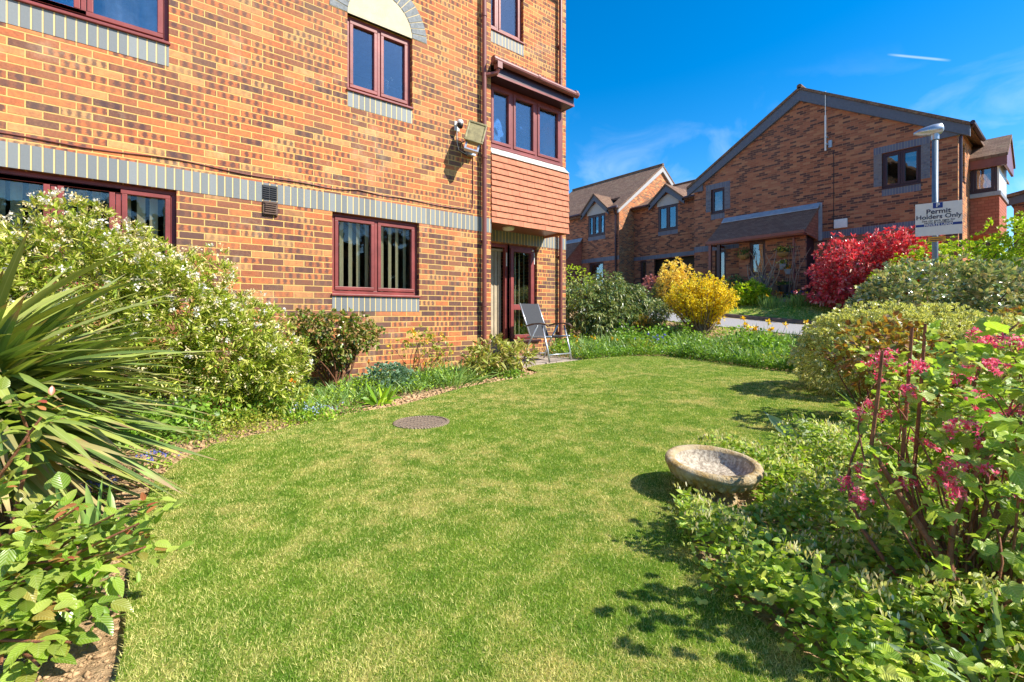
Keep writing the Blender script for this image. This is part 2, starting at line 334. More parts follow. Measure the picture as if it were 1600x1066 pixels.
# ---------------------------------------------------------------- mesh helpers
class MB:
    def __init__(s): s.v = []; s.f = []
    def add(s, vs, fs):
        o = len(s.v); s.v += [tuple(q) for q in vs]; s.f += [tuple(i+o for i in f) for f in fs]; return s
    def box(s, x0, x1, y0, y1, z0, z1):
        x0, x1 = sorted((x0, x1)); y0, y1 = sorted((y0, y1)); z0, z1 = sorted((z0, z1))
        return s.add([(x, y, z) for z in (z0, z1) for y in (y0, y1) for x in (x0, x1)],
              [(0, 2, 3, 1), (4, 5, 7, 6), (0, 1, 5, 4), (2, 6, 7, 3), (0, 4, 6, 2), (1, 3, 7, 5)])
    def hexa(s, p):   # 8 points, bottom loop then top loop
        return s.add(p, [(3, 2, 1, 0), (4, 5, 6, 7), (0, 1, 5, 4), (1, 2, 6, 5), (2, 3, 7, 6), (3, 0, 4, 7)])
    def prism(s, poly, off):
        """flat polygon (3-d points) extruded by a vector"""
        n = len(poly); q = [tuple(a+b for a, b in zip(p, off)) for p in poly]
        return s.add(list(poly)+q, [tuple(range(n)), tuple(range(2*n-1, n-1, -1))]+[(i, i+n, (i+1) % n+n, (i+1) % n) for i in range(n)])
    def tube(s, pts, r, n=8, cap=True):
        pts = [Vector(p) for p in pts]; rs = r if isinstance(r, (list, tuple)) else [r]*len(pts)
        o = len(s.v); prev = None
        for i, p in enumerate(pts):
            t = (pts[min(i+1, len(pts)-1)]-pts[max(i-1, 0)]).normalized()
            if prev is None:
                a = t.cross(Vector((0, 0, 1)));
                if a.length < .05: a = t.cross(Vector((1, 0, 0)))
                a.normalize()
            else:
                a = (prev - t*prev.dot(t)).normalized()
            prev = a; b = t.cross(a)
            for k in range(n):
                an = 2*math.pi*k/n; s.v.append(tuple(p+(a*math.cos(an)+b*math.sin(an))*rs[i]))
        for i in range(len(pts)-1):
            for k in range(n):
                k2 = (k+1) % n; s.f.append((o+i*n+k, o+i*n+k2, o+(i+1)*n+k2, o+(i+1)*n+k))
        if cap:
            s.f.append(tuple(o+k for k in range(n))[::-1]); e = o+(len(pts)-1)*n; s.f.append(tuple(e+k for k in range(n)))
        return s
    def lathe(s, prof, c=(0, 0, 0), n=32, M_=None, cap=True):
        o = len(s.v)
        for (r, z) in prof:
            for k in range(n):
                a = 2*math.pi*k/n; q = Vector((r*math.cos(a), r*math.sin(a), z))
                if M_ is not None: q = M_ @ q
                s.v.append((q.x+c[0], q.y+c[1], q.z+c[2]))
        for i in range(len(prof)-1):
            for k in range(n):
                k2 = (k+1) % n; s.f.append((o+i*n+k, o+i*n+k2, o+(i+1)*n+k2, o+(i+1)*n+k))
        if cap:
            s.f.append(tuple(o+k for k in range(n))[::-1]); e = o+(len(prof)-1)*n; s.f.append(tuple(e+k for k in range(n)))
        return s
    def build(s, name, mat, parent=None, smooth=False, bevel=0, recalc=False):
        me = bpy.data.meshes.new(name); off = wloc(parent)
        me.from_pydata([(x-off[0], y-off[1], z-off[2]) for x, y, z in s.v], [], s.f)
        me.materials.append(mat); ob = bpy.data.objects.new(name, me); col.objects.link(ob)
        if parent: ob.parent = parent
        if recalc:
            bm = bmesh.new(); bm.from_mesh(me); bmesh.ops.recalc_face_normals(bm, faces=bm.faces); bm.to_mesh(me); bm.free()
        if smooth: me.polygons.foreach_set('use_smooth', [True]*len(me.polygons))
        if bevel:
            m = ob.modifiers.new('bevel', 'BEVEL'); m.width = bevel; m.segments = 2; m.limit_method = 'ANGLE'
        return ob
def wloc(o):
    v = Vector((0, 0, 0))
    while o is not None: v += o.location; o = o.parent
    return v
def tag(o, label=None, cat=None, group=None, kind=None):
    if label: o['label'] = label
    if cat: o['category'] = cat
    if group: o['group'] = group
    if kind: o['kind'] = kind
    return o
def thing(name, label, cat, loc, group=None):
    o = bpy.data.objects.new(name, None); o.empty_display_size = .2; col.objects.link(o); o.location = loc
    return tag(o, label, cat, group)

# axis aligned wall planes: 'y' faces -Y (u = x), 'x' faces -X (u = y); w is metres proud of the wall
class PL:
    def __init__(s, ax, c): s.ax = ax; s.c = c
    def p(s, u, z, w=0): return (u, s.c-w, z) if s.ax == 'y' else (s.c-w, u, z)
    def box(s, mb, u0, u1, z0, z1, w0, w1):
        a = s.p(u0, z0, w0); b = s.p(u1, z1, w1); return mb.box(a[0], b[0], a[1], b[1], a[2], b[2])
    def quad(s, mb, u0, u1, z0, z1, w=0):
        q = [s.p(u0, z0, w), s.p(u1, z0, w), s.p(u1, z1, w), s.p(u0, z1, w)]
        if s.ax == 'x': q = q[::-1]
        return mb.add(q, [(0, 1, 2, 3)])
    def wall(s, mb, u0, u1, z0, z1, holes, depth=.1):
        us = sorted({u0, u1, *[h[0] for h in holes], *[h[1] for h in holes]}); zs = sorted({z0, z1, *[h[2] for h in holes], *[h[3] for h in holes]})
        for i in range(len(us)-1):
            for j in range(len(zs)-1):
                cu = (us[i]+us[i+1])/2; cz = (zs[j]+zs[j+1])/2
                if not any(h[0] < cu < h[1] and h[2] < cz < h[3] for h in holes): s.quad(mb, us[i], us[i+1], zs[j], zs[j+1])
        for a, b, c, d in holes:
            P = s.p
            for q in ([P(a, c), P(a, d), P(a, d, -depth), P(a, c, -depth)], [P(b, c), P(b, c, -depth), P(b, d, -depth), P(b, d)],
                      [P(a, c), P(a, c, -depth), P(b, c, -depth), P(b, c)], [P(a, d), P(b, d), P(b, d, -depth), P(a, d, -depth)]):
                mb.add(q if s.ax == 'y' else q[::-1], [(0, 1, 2, 3)])

def window(pl, parent, u0, u1, z0, z1, mull, fm, gm, inset=.06, fw=.045, cw=.045, sill=True, sash=True, blind=None, outer='window', label=None):
    """outer frame, a casement with bead round each light, glass and sill; front of the frame sits `inset` back from the wall"""
    w = -inset; f = MB(); B = pl.box; t = .06
    B(f, u0, u1, z1-fw, z1, w-t, w); B(f, u0, u1, z0, z0+fw, w-t, w)
    B(f, u0, u0+fw, z0+fw, z1-fw, w-t, w); B(f, u1-fw, u1, z0+fw, z1-fw, w-t, w)
    for m in mull: B(f, m-fw*.45, m+fw*.45, z0+fw, z1-fw, w-t, w)
    fr = f.build('window', fm, parent, bevel=.004)
    if label: fr['label'] = label
    ed = [u0+fw]+[x for m in mull for x in (m-fw*.45, m+fw*.45)]+[u1-fw]
    if sash:
        for i in range(0, len(ed), 2):
            sm = MB(); a, b = ed[i]+.004, ed[i+1]-.004; c, d = z0+fw+.004, z1-fw-.004; q = w+.012
            B(sm, a, b, d-cw, d, w-.045, q); B(sm, a, b, c, c+cw, w-.045, q); B(sm, a, a+cw, c+cw, d-cw, w-.045, q); B(sm, b-cw, b, c+cw, d-cw, w-.045, q); sm.build('casement', fm, fr, bevel=.005)
    for i in range(0, len(ed), 2):
        k = cw if sash else 0; g = MB(); B(g, ed[i]+k, ed[i+1]-k, z0+fw+k, z1-fw-k, w-.034, w-.028)
        g.build('pane', gm, fr)
    if sill:
        s_ = MB(); B(s_, u0-.012, u1+.012, z0-.03, z0-.002, w-t, .028); s_.build('sill', fm, fr, bevel=.006)
    return fr

# ---------------------------------------------------------------- fast leaf meshes
def tmpl(kind):
    if kind == 'diamond':
        return (np.array([[0, 0, 0], [.45, .5, .05], [1, 0, -.05], [.45, -.5, .05]]), [[0, 2, 1], [0, 3, 2]])
    if kind == 'oval':
        return (np.array([[0, 0, 0], [.28, .42, .05], [.65, .42, .05], [1, 0, 0], [.65, -.42, .05], [.28, -.42, .05]]), [[0, 3, 2], [0, 2, 1], [0, 5, 4], [0, 4, 3]])
    if kind == 'leaf':
        return (np.array([[0, 0, 0], [.3, .46, .1], [.3, 0, 0], [.3, -.46, .1], [.68, .38, .09], [.68, 0, 0], [.68, -.38, .09], [1, 0, -.02]]),
                [[0, 2, 1], [0, 3, 2], [1, 2, 5, 4], [2, 3, 6, 5], [4, 5, 7], [5, 6, 7]])
    if kind == 'lobed':   # three to five lobed leaf
        a = [(0, 0), (.1, .3), (.12, .62), (.38, .40), (.55, .66), (.72, .30), (1.02, 0)]
        pts = [(x, y) for x, y in a] + [(x, -y) for x, y in a[-2:0:-1]]
        v = [[x, y, .12*abs(y)+.05*math.sin(9*x+5*y)] for x, y in pts] + [[.35, 0, 0]]
        n = len(pts); c = n
        return (np.array(v), [[i, c, (i+1) % n] for i in range(n)][::-1])
    if kind == 'ovate':   # smooth broad leaf, folded along the midrib
        v = []; f = []; us = [0, .1, .24, .4, .56, .72, .86, 1]; ws = [.06, .30, .46, .50, .44, .32, .16, .0]
        for u, w_ in zip(us[:-1], ws[:-1]):
            wv = .03*math.sin(u*17); v += [[u, w_, .10*w_*2+wv], [u, 0, 0], [u, -w_, .10*w_*2-wv]]
        v.append([1, 0, -.02]); n = len(us)-1
        for i in range(n-1): o = i*3; f += [[o, o+1, o+4, o+3], [o+1, o+2, o+5, o+4]]
        o = (n-1)*3; f += [[o, o+1, o+3], [o+1, o+2, o+3]]
        return (np.array(v), f)
    if kind == 'palm':    # rounded lobes, like currant or geranium
        v = [[.34, 0, 0]]; n = 26
        for i in range(n):
            a = math.pi+2*math.pi*(i+.5)/n; th = a-math.pi  # 0 at the stalk notch
            r_ = .50+.13*abs(math.cos(2.5*(th-math.pi)))-.06+.025*(i % 2); r_ *= (.55 if min(i, n-1-i) == 0 else .85 if min(i, n-1-i) == 1 else 1)
            v.append([.46+r_*math.cos(a)*.92, r_*math.sin(a)*.95, .10*abs(math.sin(a))+.05*math.sin(5*a)])
        return (np.array(v), [[0, 1+i, 1+(i+1) % n] for i in range(n)])
    if kind == 'strap':   # long strap with folds, five segments
        v = []; f = []
        for i, (u, w_) in enumerate([(0, .55), (.2, .95), (.42, 1), (.62, .86), (.82, .55)]):
            v += [[u, w_*.5, .12*w_], [u, 0, 0], [u, -w_*.5, .12*w_]]
        v.append([1, 0, 0])
        for i in range(4):
            o = i*3; f += [[o, o+1, o+4, o+3], [o+1, o+2, o+5, o+4]]
        f += [[12, 13, 15], [13, 14, 15]]
        return (np.array(v), f)
    if kind == 'blade':
        return (np.array([[0, .5, 0], [0, -.5, 0], [.5, -.38, 0], [.5, .38, 0], [1, 0, 0]]), [[0, 1, 2, 3], [3, 2, 4]])
    if kind == 'tri':
        return (np.array([[0, .5, 0], [0, -.5, 0], [1, 0, 0]]), [[0, 1, 2]])
TM = {k: tmpl(k) for k in ('diamond', 'oval', 'leaf', 'lobed', 'strap', 'blade', 'tri', 'ovate', 'palm')}
def unit(a): return a/np.maximum(np.linalg.norm(a, axis=1, keepdims=True), 1e-9)
def leaves(name, mat, Pn, D, L, W, kind='leaf', parent=None, droop=.15, up=None, flat=.5, smooth=False, extra=None):
    """one mesh of many leaves. P positions, D directions, L lengths, W widths, droop bends the tip down"""
    V, F = TM[kind]; n = len(Pn); D = unit(np.asarray(D, float)); L = np.broadcast_to(L, (n,)); W = np.broadcast_to(W, (n,)); droop = np.broadcast_to(droop, (n,))
    upv = unit(rng.normal(size=(n, 3))*flat + (np.array([0, 0, 1.]) if up is None else up))
    S_ = unit(np.cross(upv, D)); U_ = np.cross(D, S_)
    a = V[:, 0][None, :]*L[:, None]; b = V[:, 1][None, :]*W[:, None]; c = V[:, 2][None, :]*W[:, None]
    co = Pn[:, None, :] + a[..., None]*D[:, None, :] + b[..., None]*S_[:, None, :] + c[..., None]*U_[:, None, :]
    co[..., 2] -= (droop*L)[:, None]*(V[:, 0]**2)[None, :]
    k = len(V); co = co.reshape(-1, 3) - np.array(wloc(parent))
    ls = np.array([i for f in F for i in f]); tot = np.array([len(f) for f in F]); st = np.concatenate([[0], np.cumsum(tot)[:-1]])
    loops = (ls[None, :] + (np.arange(n)*k)[:, None]).ravel(); starts = (st[None, :] + (np.arange(n)*len(ls))[:, None]).ravel(); tots = np.tile(tot, n)
    me = bpy.data.meshes.new(name); me.vertices.add(n*k); me.vertices.foreach_set('co', co.astype(np.float32).ravel())
    me.loops.add(len(loops)); me.loops.foreach_set('vertex_index', loops.astype(np.int32))
    me.polygons.add(len(starts)); me.polygons.foreach_set('loop_start', starts.astype(np.int32)); me.polygons.foreach_set('loop_total', tots.astype(np.int32))
    if kind not in ('tri', 'blade'):
        uvl = me.uv_layers.new(name='UVMap'); uvt = np.stack([V[:, 1]*.5/max(1e-6, abs(V[:, 1]).max())+.5, V[:, 0]], 1)[ls]
        uvl.data.foreach_set('uv', np.tile(uvt, (n, 1)).astype(np.float32).ravel())
    me.update(calc_edges=True); me.materials.append(mat)
    if smooth or kind in ('ovate', 'palm', 'strap'): me.polygons.foreach_set('use_smooth', np.ones(len(starts), bool))
    ob = bpy.data.objects.new(name, me); col.objects.link(ob)
    if parent: ob.parent = parent
    return ob

def rdir(n): return unit(rng.normal(size=(n, 3)))
def crown(blobs, n, shell=.62, lump=.16, zmin=None, seed_off=0.):
    """points spread through the outer shell of a union of ellipsoids; returns points and outward directions"""
    bl = np.array(blobs, float); wgt = (bl[:, 3]*bl[:, 4]+bl[:, 4]*bl[:, 5]+bl[:, 3]*bl[:, 5]); wgt /= wgt.sum()
    k = rng.choice(len(bl), n*3, p=wgt); d = rdir(n*3)
    l_ = 1+lump*(np.sin(d[:, 0]*5+k+seed_off)*np.cos(d[:, 1]*6+k*2)+.6*np.sin(d[:, 2]*9+d[:, 0]*7+k))
    rr = (shell**3+(1-shell**3)*rng.random(n*3))**(1/3)*l_
    p = bl[k, :3]+d*bl[k, 3:6]*rr[:, None]
    keep = np.ones(n*3, bool)
    for j in range(len(bl)):
        q = (p-bl[j, :3])/bl[j, 3:6]; ins = (q*q).sum(1) < (shell*.85)**2; keep &= ~(ins & (k != j))
    if zmin is not None: keep &= p[:, 2] > zmin
    p = p[keep][:n]; o = unit(d[keep][:n]/bl[k[keep][:n], 3:6]); return p, o

def stems(name, mat, base, tips, parent, r0=.012, r1=.003, bend=.15, spread=.08, n=5, nseg=5):
    mb = MB(); b = Vector(base)
    for t in tips:
        t = Vector(t); s0 = b+Vector((random.uniform(-1, 1)*spread, random.uniform(-1, 1)*spread, 0)); L = (t-s0).length
        side = Vector((random.uniform(-1, 1), random.uniform(-1, 1), random.uniform(.0, .8)))*L*bend; pts = []; rs = []
        ph = random.uniform(0, 6)
        for i in range(nseg+1):
            u = i/nseg; q = s0.lerp(t, u)+side*math.sin(u*math.pi)+Vector((math.sin(ph+u*7), math.cos(ph+u*6), 0))*L*.018
            pts.append(q); rs.append(r0+(r1-r0)*u)
        mb.tube(pts, rs, n, cap=False)
    return mb.build(name, mat, parent, smooth=True)

def whorl(p, o, per, spread=1., upb=.3):
    """per leaf base positions and directions for clusters of leaves at each tip"""
    P_ = np.repeat(p, per, 0); O = np.repeat(o, per, 0)
    return P_, unit(O+rng.normal(size=P_.shape)*spread*.6+np.array([0, 0, upb]))
def jit(x, n, s=.25): return x*(1+s*(rng.random(n)*2-1))

# ---------------------------------------------------------------- terrain
def ss(a, b, x):
    t = np.clip((x-a)/(b-a), 0, 1); return t*t*(3-2*t)
def Rd(Y): return np.clip(.58+.085*(Y-4.7), .30, 1.75)
def Fl(Y): return np.clip(1.42+.075*(Y-5.0), .8, 2.1)
def H_(X, Y):
    X = np.asarray(X, float); Y = np.asarray(Y, float)
    a = np.clip((X-2)/6.2, 0, 1)*.2
    r = Rd(Y); t = ss(8.2, 10.4, X); h = a+(r-.2)*t*(X > 8.2)
    v = np.clip((X-15.0)/3.0, 0, 1); h = np.where(X > 15.0, r+.1+(Fl(Y)-r-.1)*v, h)
    return h
def h1(x, y): return float(H_(x, y))
gx_ = np.unique(np.concatenate([np.linspace(-600, -14, 12), np.arange(-14, 8.2, .5), np.arange(8.2, 15, .3), [14.99, 15.0, 15.01], np.arange(15.2, 24, .4), np.linspace(24, 60, 14), np.linspace(70, 900, 12)]))
gy_ = np.unique(np.concatenate([np.linspace(-700, -12, 12), np.arange(-12, 28, .5), np.linspace(28, 60, 12), np.linspace(70, 900, 12)]))
GX, GY = np.meshgrid(gx_, gy_); GZ = H_(GX, GY)
nx, ny = len(gx_), len(gy_)
g_ = MB(); g_.v = list(zip(GX.ravel().tolist(), GY.ravel().tolist(), GZ.ravel().tolist()))
g_.f = [(j*nx+i, j*nx+i+1, (j+1)*nx+i+1, (j+1)*nx+i) for j in range(ny-1) for i in range(nx-1)]
tag(g_.build('ground', M['soil'], smooth=False), kind='structure')

def sheet(name, mat, x0, x1, y0, y1, dz, sx=.5, sy=1., skirt=0):
    xs = np.append(np.arange(x0, x1-1e-6, sx), x1); ys = np.append(np.arange(y0, y1-1e-6, sy), y1); m = MB()
    for j, y in enumerate(ys):
        for x in xs: m.v.append((float(x), float(y), h1(x, y)+dz))
    n = len(xs); m.f = [(j*n+i, j*n+i+1, (j+1)*n+i+1, (j+1)*n+i) for j in range(len(ys)-1) for i in range(n-1)]
    return tag(m.build(name, mat), kind='structure')
rd = MB()
for x0, x1, y0, y1 in ((10.4, 14.9, 3.0, 60), (12.0, 14.9, -40, 3.0)):
    xs = np.linspace(x0, x1, 10); ys = np.arange(y0, y1+.5, 1.); o_ = len(rd.v)
    for y in ys:
        for x in xs: rd.v.append((float(x), float(y), h1(x, y)+.02))
    rd.f += [(o_+j*10+i, o_+j*10+i+1, o_+(j+1)*10+i+1, o_+(j+1)*10+i) for j in range(len(ys)-1) for i in range(9)]
tag(rd.build('road', M['asphalt']), kind='structure')
M['sunlit_verge_turf'] = turf('sunlit_verge_turf', (.14, .26, .02), (.28, .40, .05), (.50, .42, .18))  # brighter copy of the turf, sunlit tone put into the colour
sheet('verge', M['sunlit_verge_turf'], 15.12, 18.6, -20, 17, .012)
k = MB()
ys = np.arange(-20, 32, .9)
for a in ys:
    b = a+.893; za, zb = h1(14.8, a), h1(14.8, b)
    k.hexa([(14.88, a, za-.1), (15.13, a, za-.1), (15.13, b, zb-.1), (14.88, b, zb-.1), (14.9, a, za+.13), (15.12, a, za+.13), (15.12, b, zb+.13), (14.9, b, zb+.13)])
tag(k.build('kerb', M['kerb'], bevel=.012), kind='structure')
k = MB()
for a in np.arange(-20, 32, 1.): k.add([(14.68, a, h1(14.7, a)+.024), (14.78, a, h1(14.7, a)+.024), (14.78, a+1, h1(14.7, a+1)+.024), (14.68, a+1, h1(14.7, a+1)+.024)], [(0, 1, 2, 3)])
tag(k.build('road_marking', M['yline']), kind='structure')

# lawn outline (back projected by hand from the photo onto the slope)
LAWN = [(-.6, -3), (-.25, .2), (-.10, 1.0), (-.03, 1.6), (-.02, 2.1), (.0, 2.6), (.07, 3.14), (.2, 3.5), (.42, 3.80), (.82, 3.94), (1.34, 4.18), (1.75, 4.24), (2.1, 4.30), (2.6, 4.50), (3.0, 4.66),
        (3.5, 4.72), (4.1, 4.76), (4.42, 4.92), (4.5, 5.12), (4.62, 5.40), (4.9, 5.52), (5.8, 5.46), (6.4, 5.42), (6.9, 5.15), (7.2, 4.75), (7.2, 4.3), (7.0, 3.7), (6.75, 3.1), (6.6, 2.5), (6.45, 1.9),
        (6.1, 1.2), (5.2, .9), (4.65, 1.12), (3.95, 1.12), (3.4, 1.2), (2.9, 1.38), (2.5, 1.40), (2.15, 1.24), (1.85, 1.12), (1.60, .92), (1.43, .66), (1.32, .36), (1.26, -.1), (1.6, -.8), (2.2, -3)]
def inpoly(x, y, poly):
    x = np.asarray(x); y = np.asarray(y); c = np.zeros(x.shape, bool); n = len(poly)
    for i in range(n):
        x1, y1 = poly[i]; x2, y2 = poly[(i+1) % n]
        cc = ((y1 > y) != (y2 > y)) & (x < (x2-x1)*(y-y1)/((y2-y1) if y2 != y1 else 1e-9)+x1); c ^= cc
    return c
bm = bmesh.new(); vs = [bm.verts.new((x, y, 0)) for x, y in LAWN]; bm.faces.new(vs); bmesh.ops.triangulate(bm, faces=bm.faces[:])
for q in (2., 4., 6.):
    bmesh.ops.bisect_plane(bm, geom=bm.verts[:]+bm.edges[:]+bm.faces[:], plane_co=(q, 0, 0), plane_no=(1, 0, 0))
bmesh.ops.triangulate(bm, faces=bm.faces[:])
rim = [e for e in bm.edges if e.is_boundary]
ex = bmesh.ops.extrude_edge_only(bm, edges=rim)
low = {v for v in ex['geom'] if isinstance(v, bmesh.types.BMVert)}
for v in bm.verts: v.co.z = h1(v.co.x, v.co.y)+(.03 if v not in low else -.03)
me = bpy.data.meshes.new('lawn'); bm.to_mesh(me); bm.free(); me.materials.append(M['turf'])
o = bpy.data.objects.new('lawn', me); col.objects.link(o); tag(o, kind='structure')
MH = (1.83, 3.48)
def scatter_grass(name, n, poly, dz, hgt, wid, mat, falloff=1.6, dmin=1.0):
    xs = [p[0] for p in poly]; ys = [p[1] for p in poly]; got = []
    tot = 0
    while tot < n:
        m_ = n*3; x = rng.uniform(min(xs), max(xs), m_); y = rng.uniform(min(ys), max(ys), m_)
        d = x*math.sin(R(38.7))+y*math.cos(R(38.7)); r = x*math.cos(R(38.7))-y*math.sin(R(38.7))
        ok = (d > dmin) & (np.abs(r) < d*1.2+.3) & (rng.random(m_) < (dmin/np.maximum(d, dmin))**falloff) & inpoly(x, y, poly) & ((((x-MH[0])/.212)**2+((y-MH[1])/.212)**2) > 1)
        got.append(np.stack([x[ok], y[ok], d[ok]], 1)); tot += ok.sum()
    q = np.concatenate(got)[:n]; z = H_(q[:, 0], q[:, 1])+dz
    D = unit(rng.normal(size=(n, 3))*np.array([.6, .6, .15])+np.array([0, 0, .95]))
    sc_ = np.clip(q[:, 2]/2.2, .8, 2.6)**.75
    return leaves(name, mat, np.stack([q[:, 0], q[:, 1], z], 1), D, jit(hgt, n, .45), jit(wid, n, .3)*sc_, 'tri', droop=.25, up=rng.normal(size=(n, 3)), flat=0.)
lg = scatter_grass('grass', 620000, LAWN, .024, .022, .0025, M['grass'], 1.45, 1.1)
tag(lg, kind='stuff')
# ---------------------------------------------------------------- the brick apartment building
apt = thing('apartment_building', 'orange brick apartment building with rosewood windows, blue brick bands and a tile-hung bay', 'building', (1., 6, 0))
P6, PR, PB = PL('y', 6.0), PL('y', 6.65), PL('y', 6.08)
CX, EX, TOP = 4.377, 6.712, 8.4
W1 = (-1.93, .317, 1.19, 2.22); W2 = (1.909, 3.119, 1.19, 2.22); WU = (-1.75, .253, 3.74, 4.80); WA = (2.10, 3.012, 3.83, 4.80); WT = (4.62, 5.60, 5.97, 7.05); DR = (4.50, 5.27, .13, 2.20); SL = (5.27, 5.94, .46, 2.20)
b = MB()
P6.wall(b, -7, CX, .12, TOP, [W1, W2, WU, WA])
PR.wall(b, CX, EX, .16, TOP, [DR, SL, WT])
b.add([(CX, 6, .12), (CX, 6.65, .12), (CX, 6.65, TOP), (CX, 6, TOP)], [(0, 1, 2, 3)])
b.add([(EX, 6.65, .1), (EX, 13, .1), (EX, 13, TOP), (EX, 6.65, TOP)], [(0, 1, 2, 3)])
b.add([(-7, 6, .1), (-7, 13, .1), (-7, 13, TOP), (-7, 6, TOP)], [(3, 2, 1, 0)])
b.add([(-7, 13, .1), (EX, 13, .1), (EX, 13, TOP), (-7, 13, TOP)], [(3, 2, 1, 0)])
b.build('wall', M['brick'], apt)
b = MB(); b.box(-7.01, CX+.012, 5.985, 6.3, -.15, .12); b.box(CX+.012, EX+.012, 6.635, 6.9, -.1, .158); b.build('plinth', M['plinth'], apt)
for nm, pl, u0, u1, z0, z1 in (('soldier_band', P6, -7, CX+.003, 2.222, 2.445), ('soldier_band', PR, CX+.01, EX+.003, 2.222, 2.445), ('soldier_course', P6, W2[0], W2[1], .965, 1.158),
                               ('soldier_course', P6, W1[0], W1[1], .965, 1.158), ('soldier_course', P6, WU[0], WU[1], 3.49, 3.708), ('soldier_course', P6, WA[0], WA[1], 3.60, 3.798), ('soldier_course', PR, WT[0], WT[1], 5.73, 5.938)):
    b = MB(); pl.box(b, u0, u1, z0, z1, -.05, .004); b.build(nm, M['sold'], apt)
# arch over the first floor window
ac, ar = (WA[0]+WA[1])/2, (WA[1]-WA[0])/2
b = MB(); n = 28
b.prism([P6.p(ac+ar*math.cos(math.pi*i/n), 4.80+ar*math.sin(math.pi*i/n), .003) for i in range(n+1)], (0, .05, 0)); arp = b.build('arch_panel', M['render'], apt)
b = MB(); vs_ = [];
for i in range(n+1):
    a = math.pi*i/n
    for r_ in (ar-.004, ar+.228): vs_.append(P6.p(ac+r_*math.cos(a), 4.80+r_*math.sin(a), .005))
for i in range(n): b.prism([vs_[2*i], vs_[2*i+1], vs_[2*i+3], vs_[2*i+2]], (0, .04, 0))
am = b.build('arch_mortar', M['mortar'], apt)
b = MB(); nv = 21
for i in range(nv):
    a0 = math.pi*(i+.07)/nv; a1 = math.pi*(i+.93)/nv
    b.prism([P6.p(ac+r_*math.cos(a), 4.80+r_*math.sin(a), .009+.002*(i % 2)) for r_, a in ((ar, a0), (ar+.225, a0), (ar+.225, a1), (ar, a1))], (0, .02, 0))
b.build('arch', M['voussoir'], apt)
F, G = M['frame'], M['glass']
w1 = window(P6, apt, *W1, [-.15, -.61, -1.07, -1.50], F, G)
w2 = window(P6, apt, *W2, [2.504], F, G)
GU = M['glass_up']; wu = window(P6, apt, *WU, [-.405, -1.07], F, GU)
wa = window(P6, apt, *WA, [2.545], F, GU)
wt = window(PR, apt, *WT, [5.04], F, GU)
def vblind(pl, par, u0, u1, z0, z1, gap=.088, ang=68, w=-.22):
    b = MB(); u = u0; ca_, sa_ = math.cos(R(ang))*.044, math.sin(R(ang))*.044
    while u < u1:
        j = random.uniform(-.006, .006); a = pl.p(u-ca_+j, z0, w+sa_); c = pl.p(u+ca_+j, z0, w-sa_); e = .0012
        b.prism([a, c, (c[0]+e, c[1]+e, c[2]), (a[0]+e, a[1]+e, a[2])], (0, 0, z1-z0)); u += gap
    pl.box(b, u0-.05, u1+.03, z1, z1+.04, w-.03, w+.03)
    return b.build('vertical_blind', M['blind'], par)
vblind(P6, w2, 1.99, 3.08, 1.23, 2.17, .112, 38); vblind(P6, w1, -1.88, .28, 1.23, 2.17, .112, 38)
# sheer curtain behind the top left window, its folds real
b = MB(); uu = np.linspace(-1.7, .22, 90); yy = [6.26+.025*math.sin(u*31)+.02*math.sin(u*13+1) for u in uu]
for i in range(89): b.add([(uu[i], yy[i], 3.8), (uu[i+1], yy[i+1], 3.8), (uu[i+1], yy[i+1], 4.76), (uu[i], yy[i], 4.76)], [(0, 1, 2, 3)])
b.build('net_curtain', M['sheer'], wu, smooth=True)
# ornaments on the arch window board
def small(name, prof, c, mat, par, n=14):
    return MB().lathe(prof, c, n).build(name, mat, par, smooth=True)
b = MB(); b.box(2.11, 3.0, 6.13, 6.35, 3.86, 3.885); b.build('window_board', M['white'], wa)
V_ = [(.03, 0), (.05, .04), (.04, .09), (.045, .11)]
vs1 = thing('vase', 'small white bowl on the sill of the arched window, beside a wooden frame', 'bowl', (2.34, 6.22, 3.886)); MB().lathe([(.03, 0), (.065, .035), (.07, .06), (.06, .06), (.02, .02)], (2.34, 6.22, 3.886), 16).build('bowl', M['white'], vs1, smooth=True)
pf = thing('picture_frame', 'upright wooden picture frame standing inside the arched window', 'frame', (2.44, 6.2, 3.886)); b = MB(); b.box(2.425, 2.475, 6.19, 6.215, 3.886, 4.04); b.build('frame_board', M['timber'], pf)
orc = thing('orchid', 'white flowering pot plant inside the right light of the arched window', 'pot plant', (2.74, 6.23, 3.886))
MB().lathe(V_, (2.74, 6.23, 3.886), 14).build('pot', M['white'], orc, smooth=True)
stems('stem', M['twig'], (2.74, 6.23, 3.99), [(2.70, 6.2, 4.2), (2.80, 6.22, 4.25), (2.74, 6.2, 4.12)], orc, .003, .002, .1, .01)
M['petal_white'] = leaf_mat('white_petal', [(.80, .80, .76), (.92, .9, .86)], rib=0, trans=.3, tcol=(1, 1, .95))
q = np.array([[2.70, 6.2, 4.2], [2.80, 6.22, 4.25], [2.74, 6.2, 4.12], [2.73, 6.19, 4.17]]); P_, D_ = whorl(q, rdir(4), 9, 3); leaves('flowers', M['petal_white'], P_, D_, .035, .02, 'oval', orc)
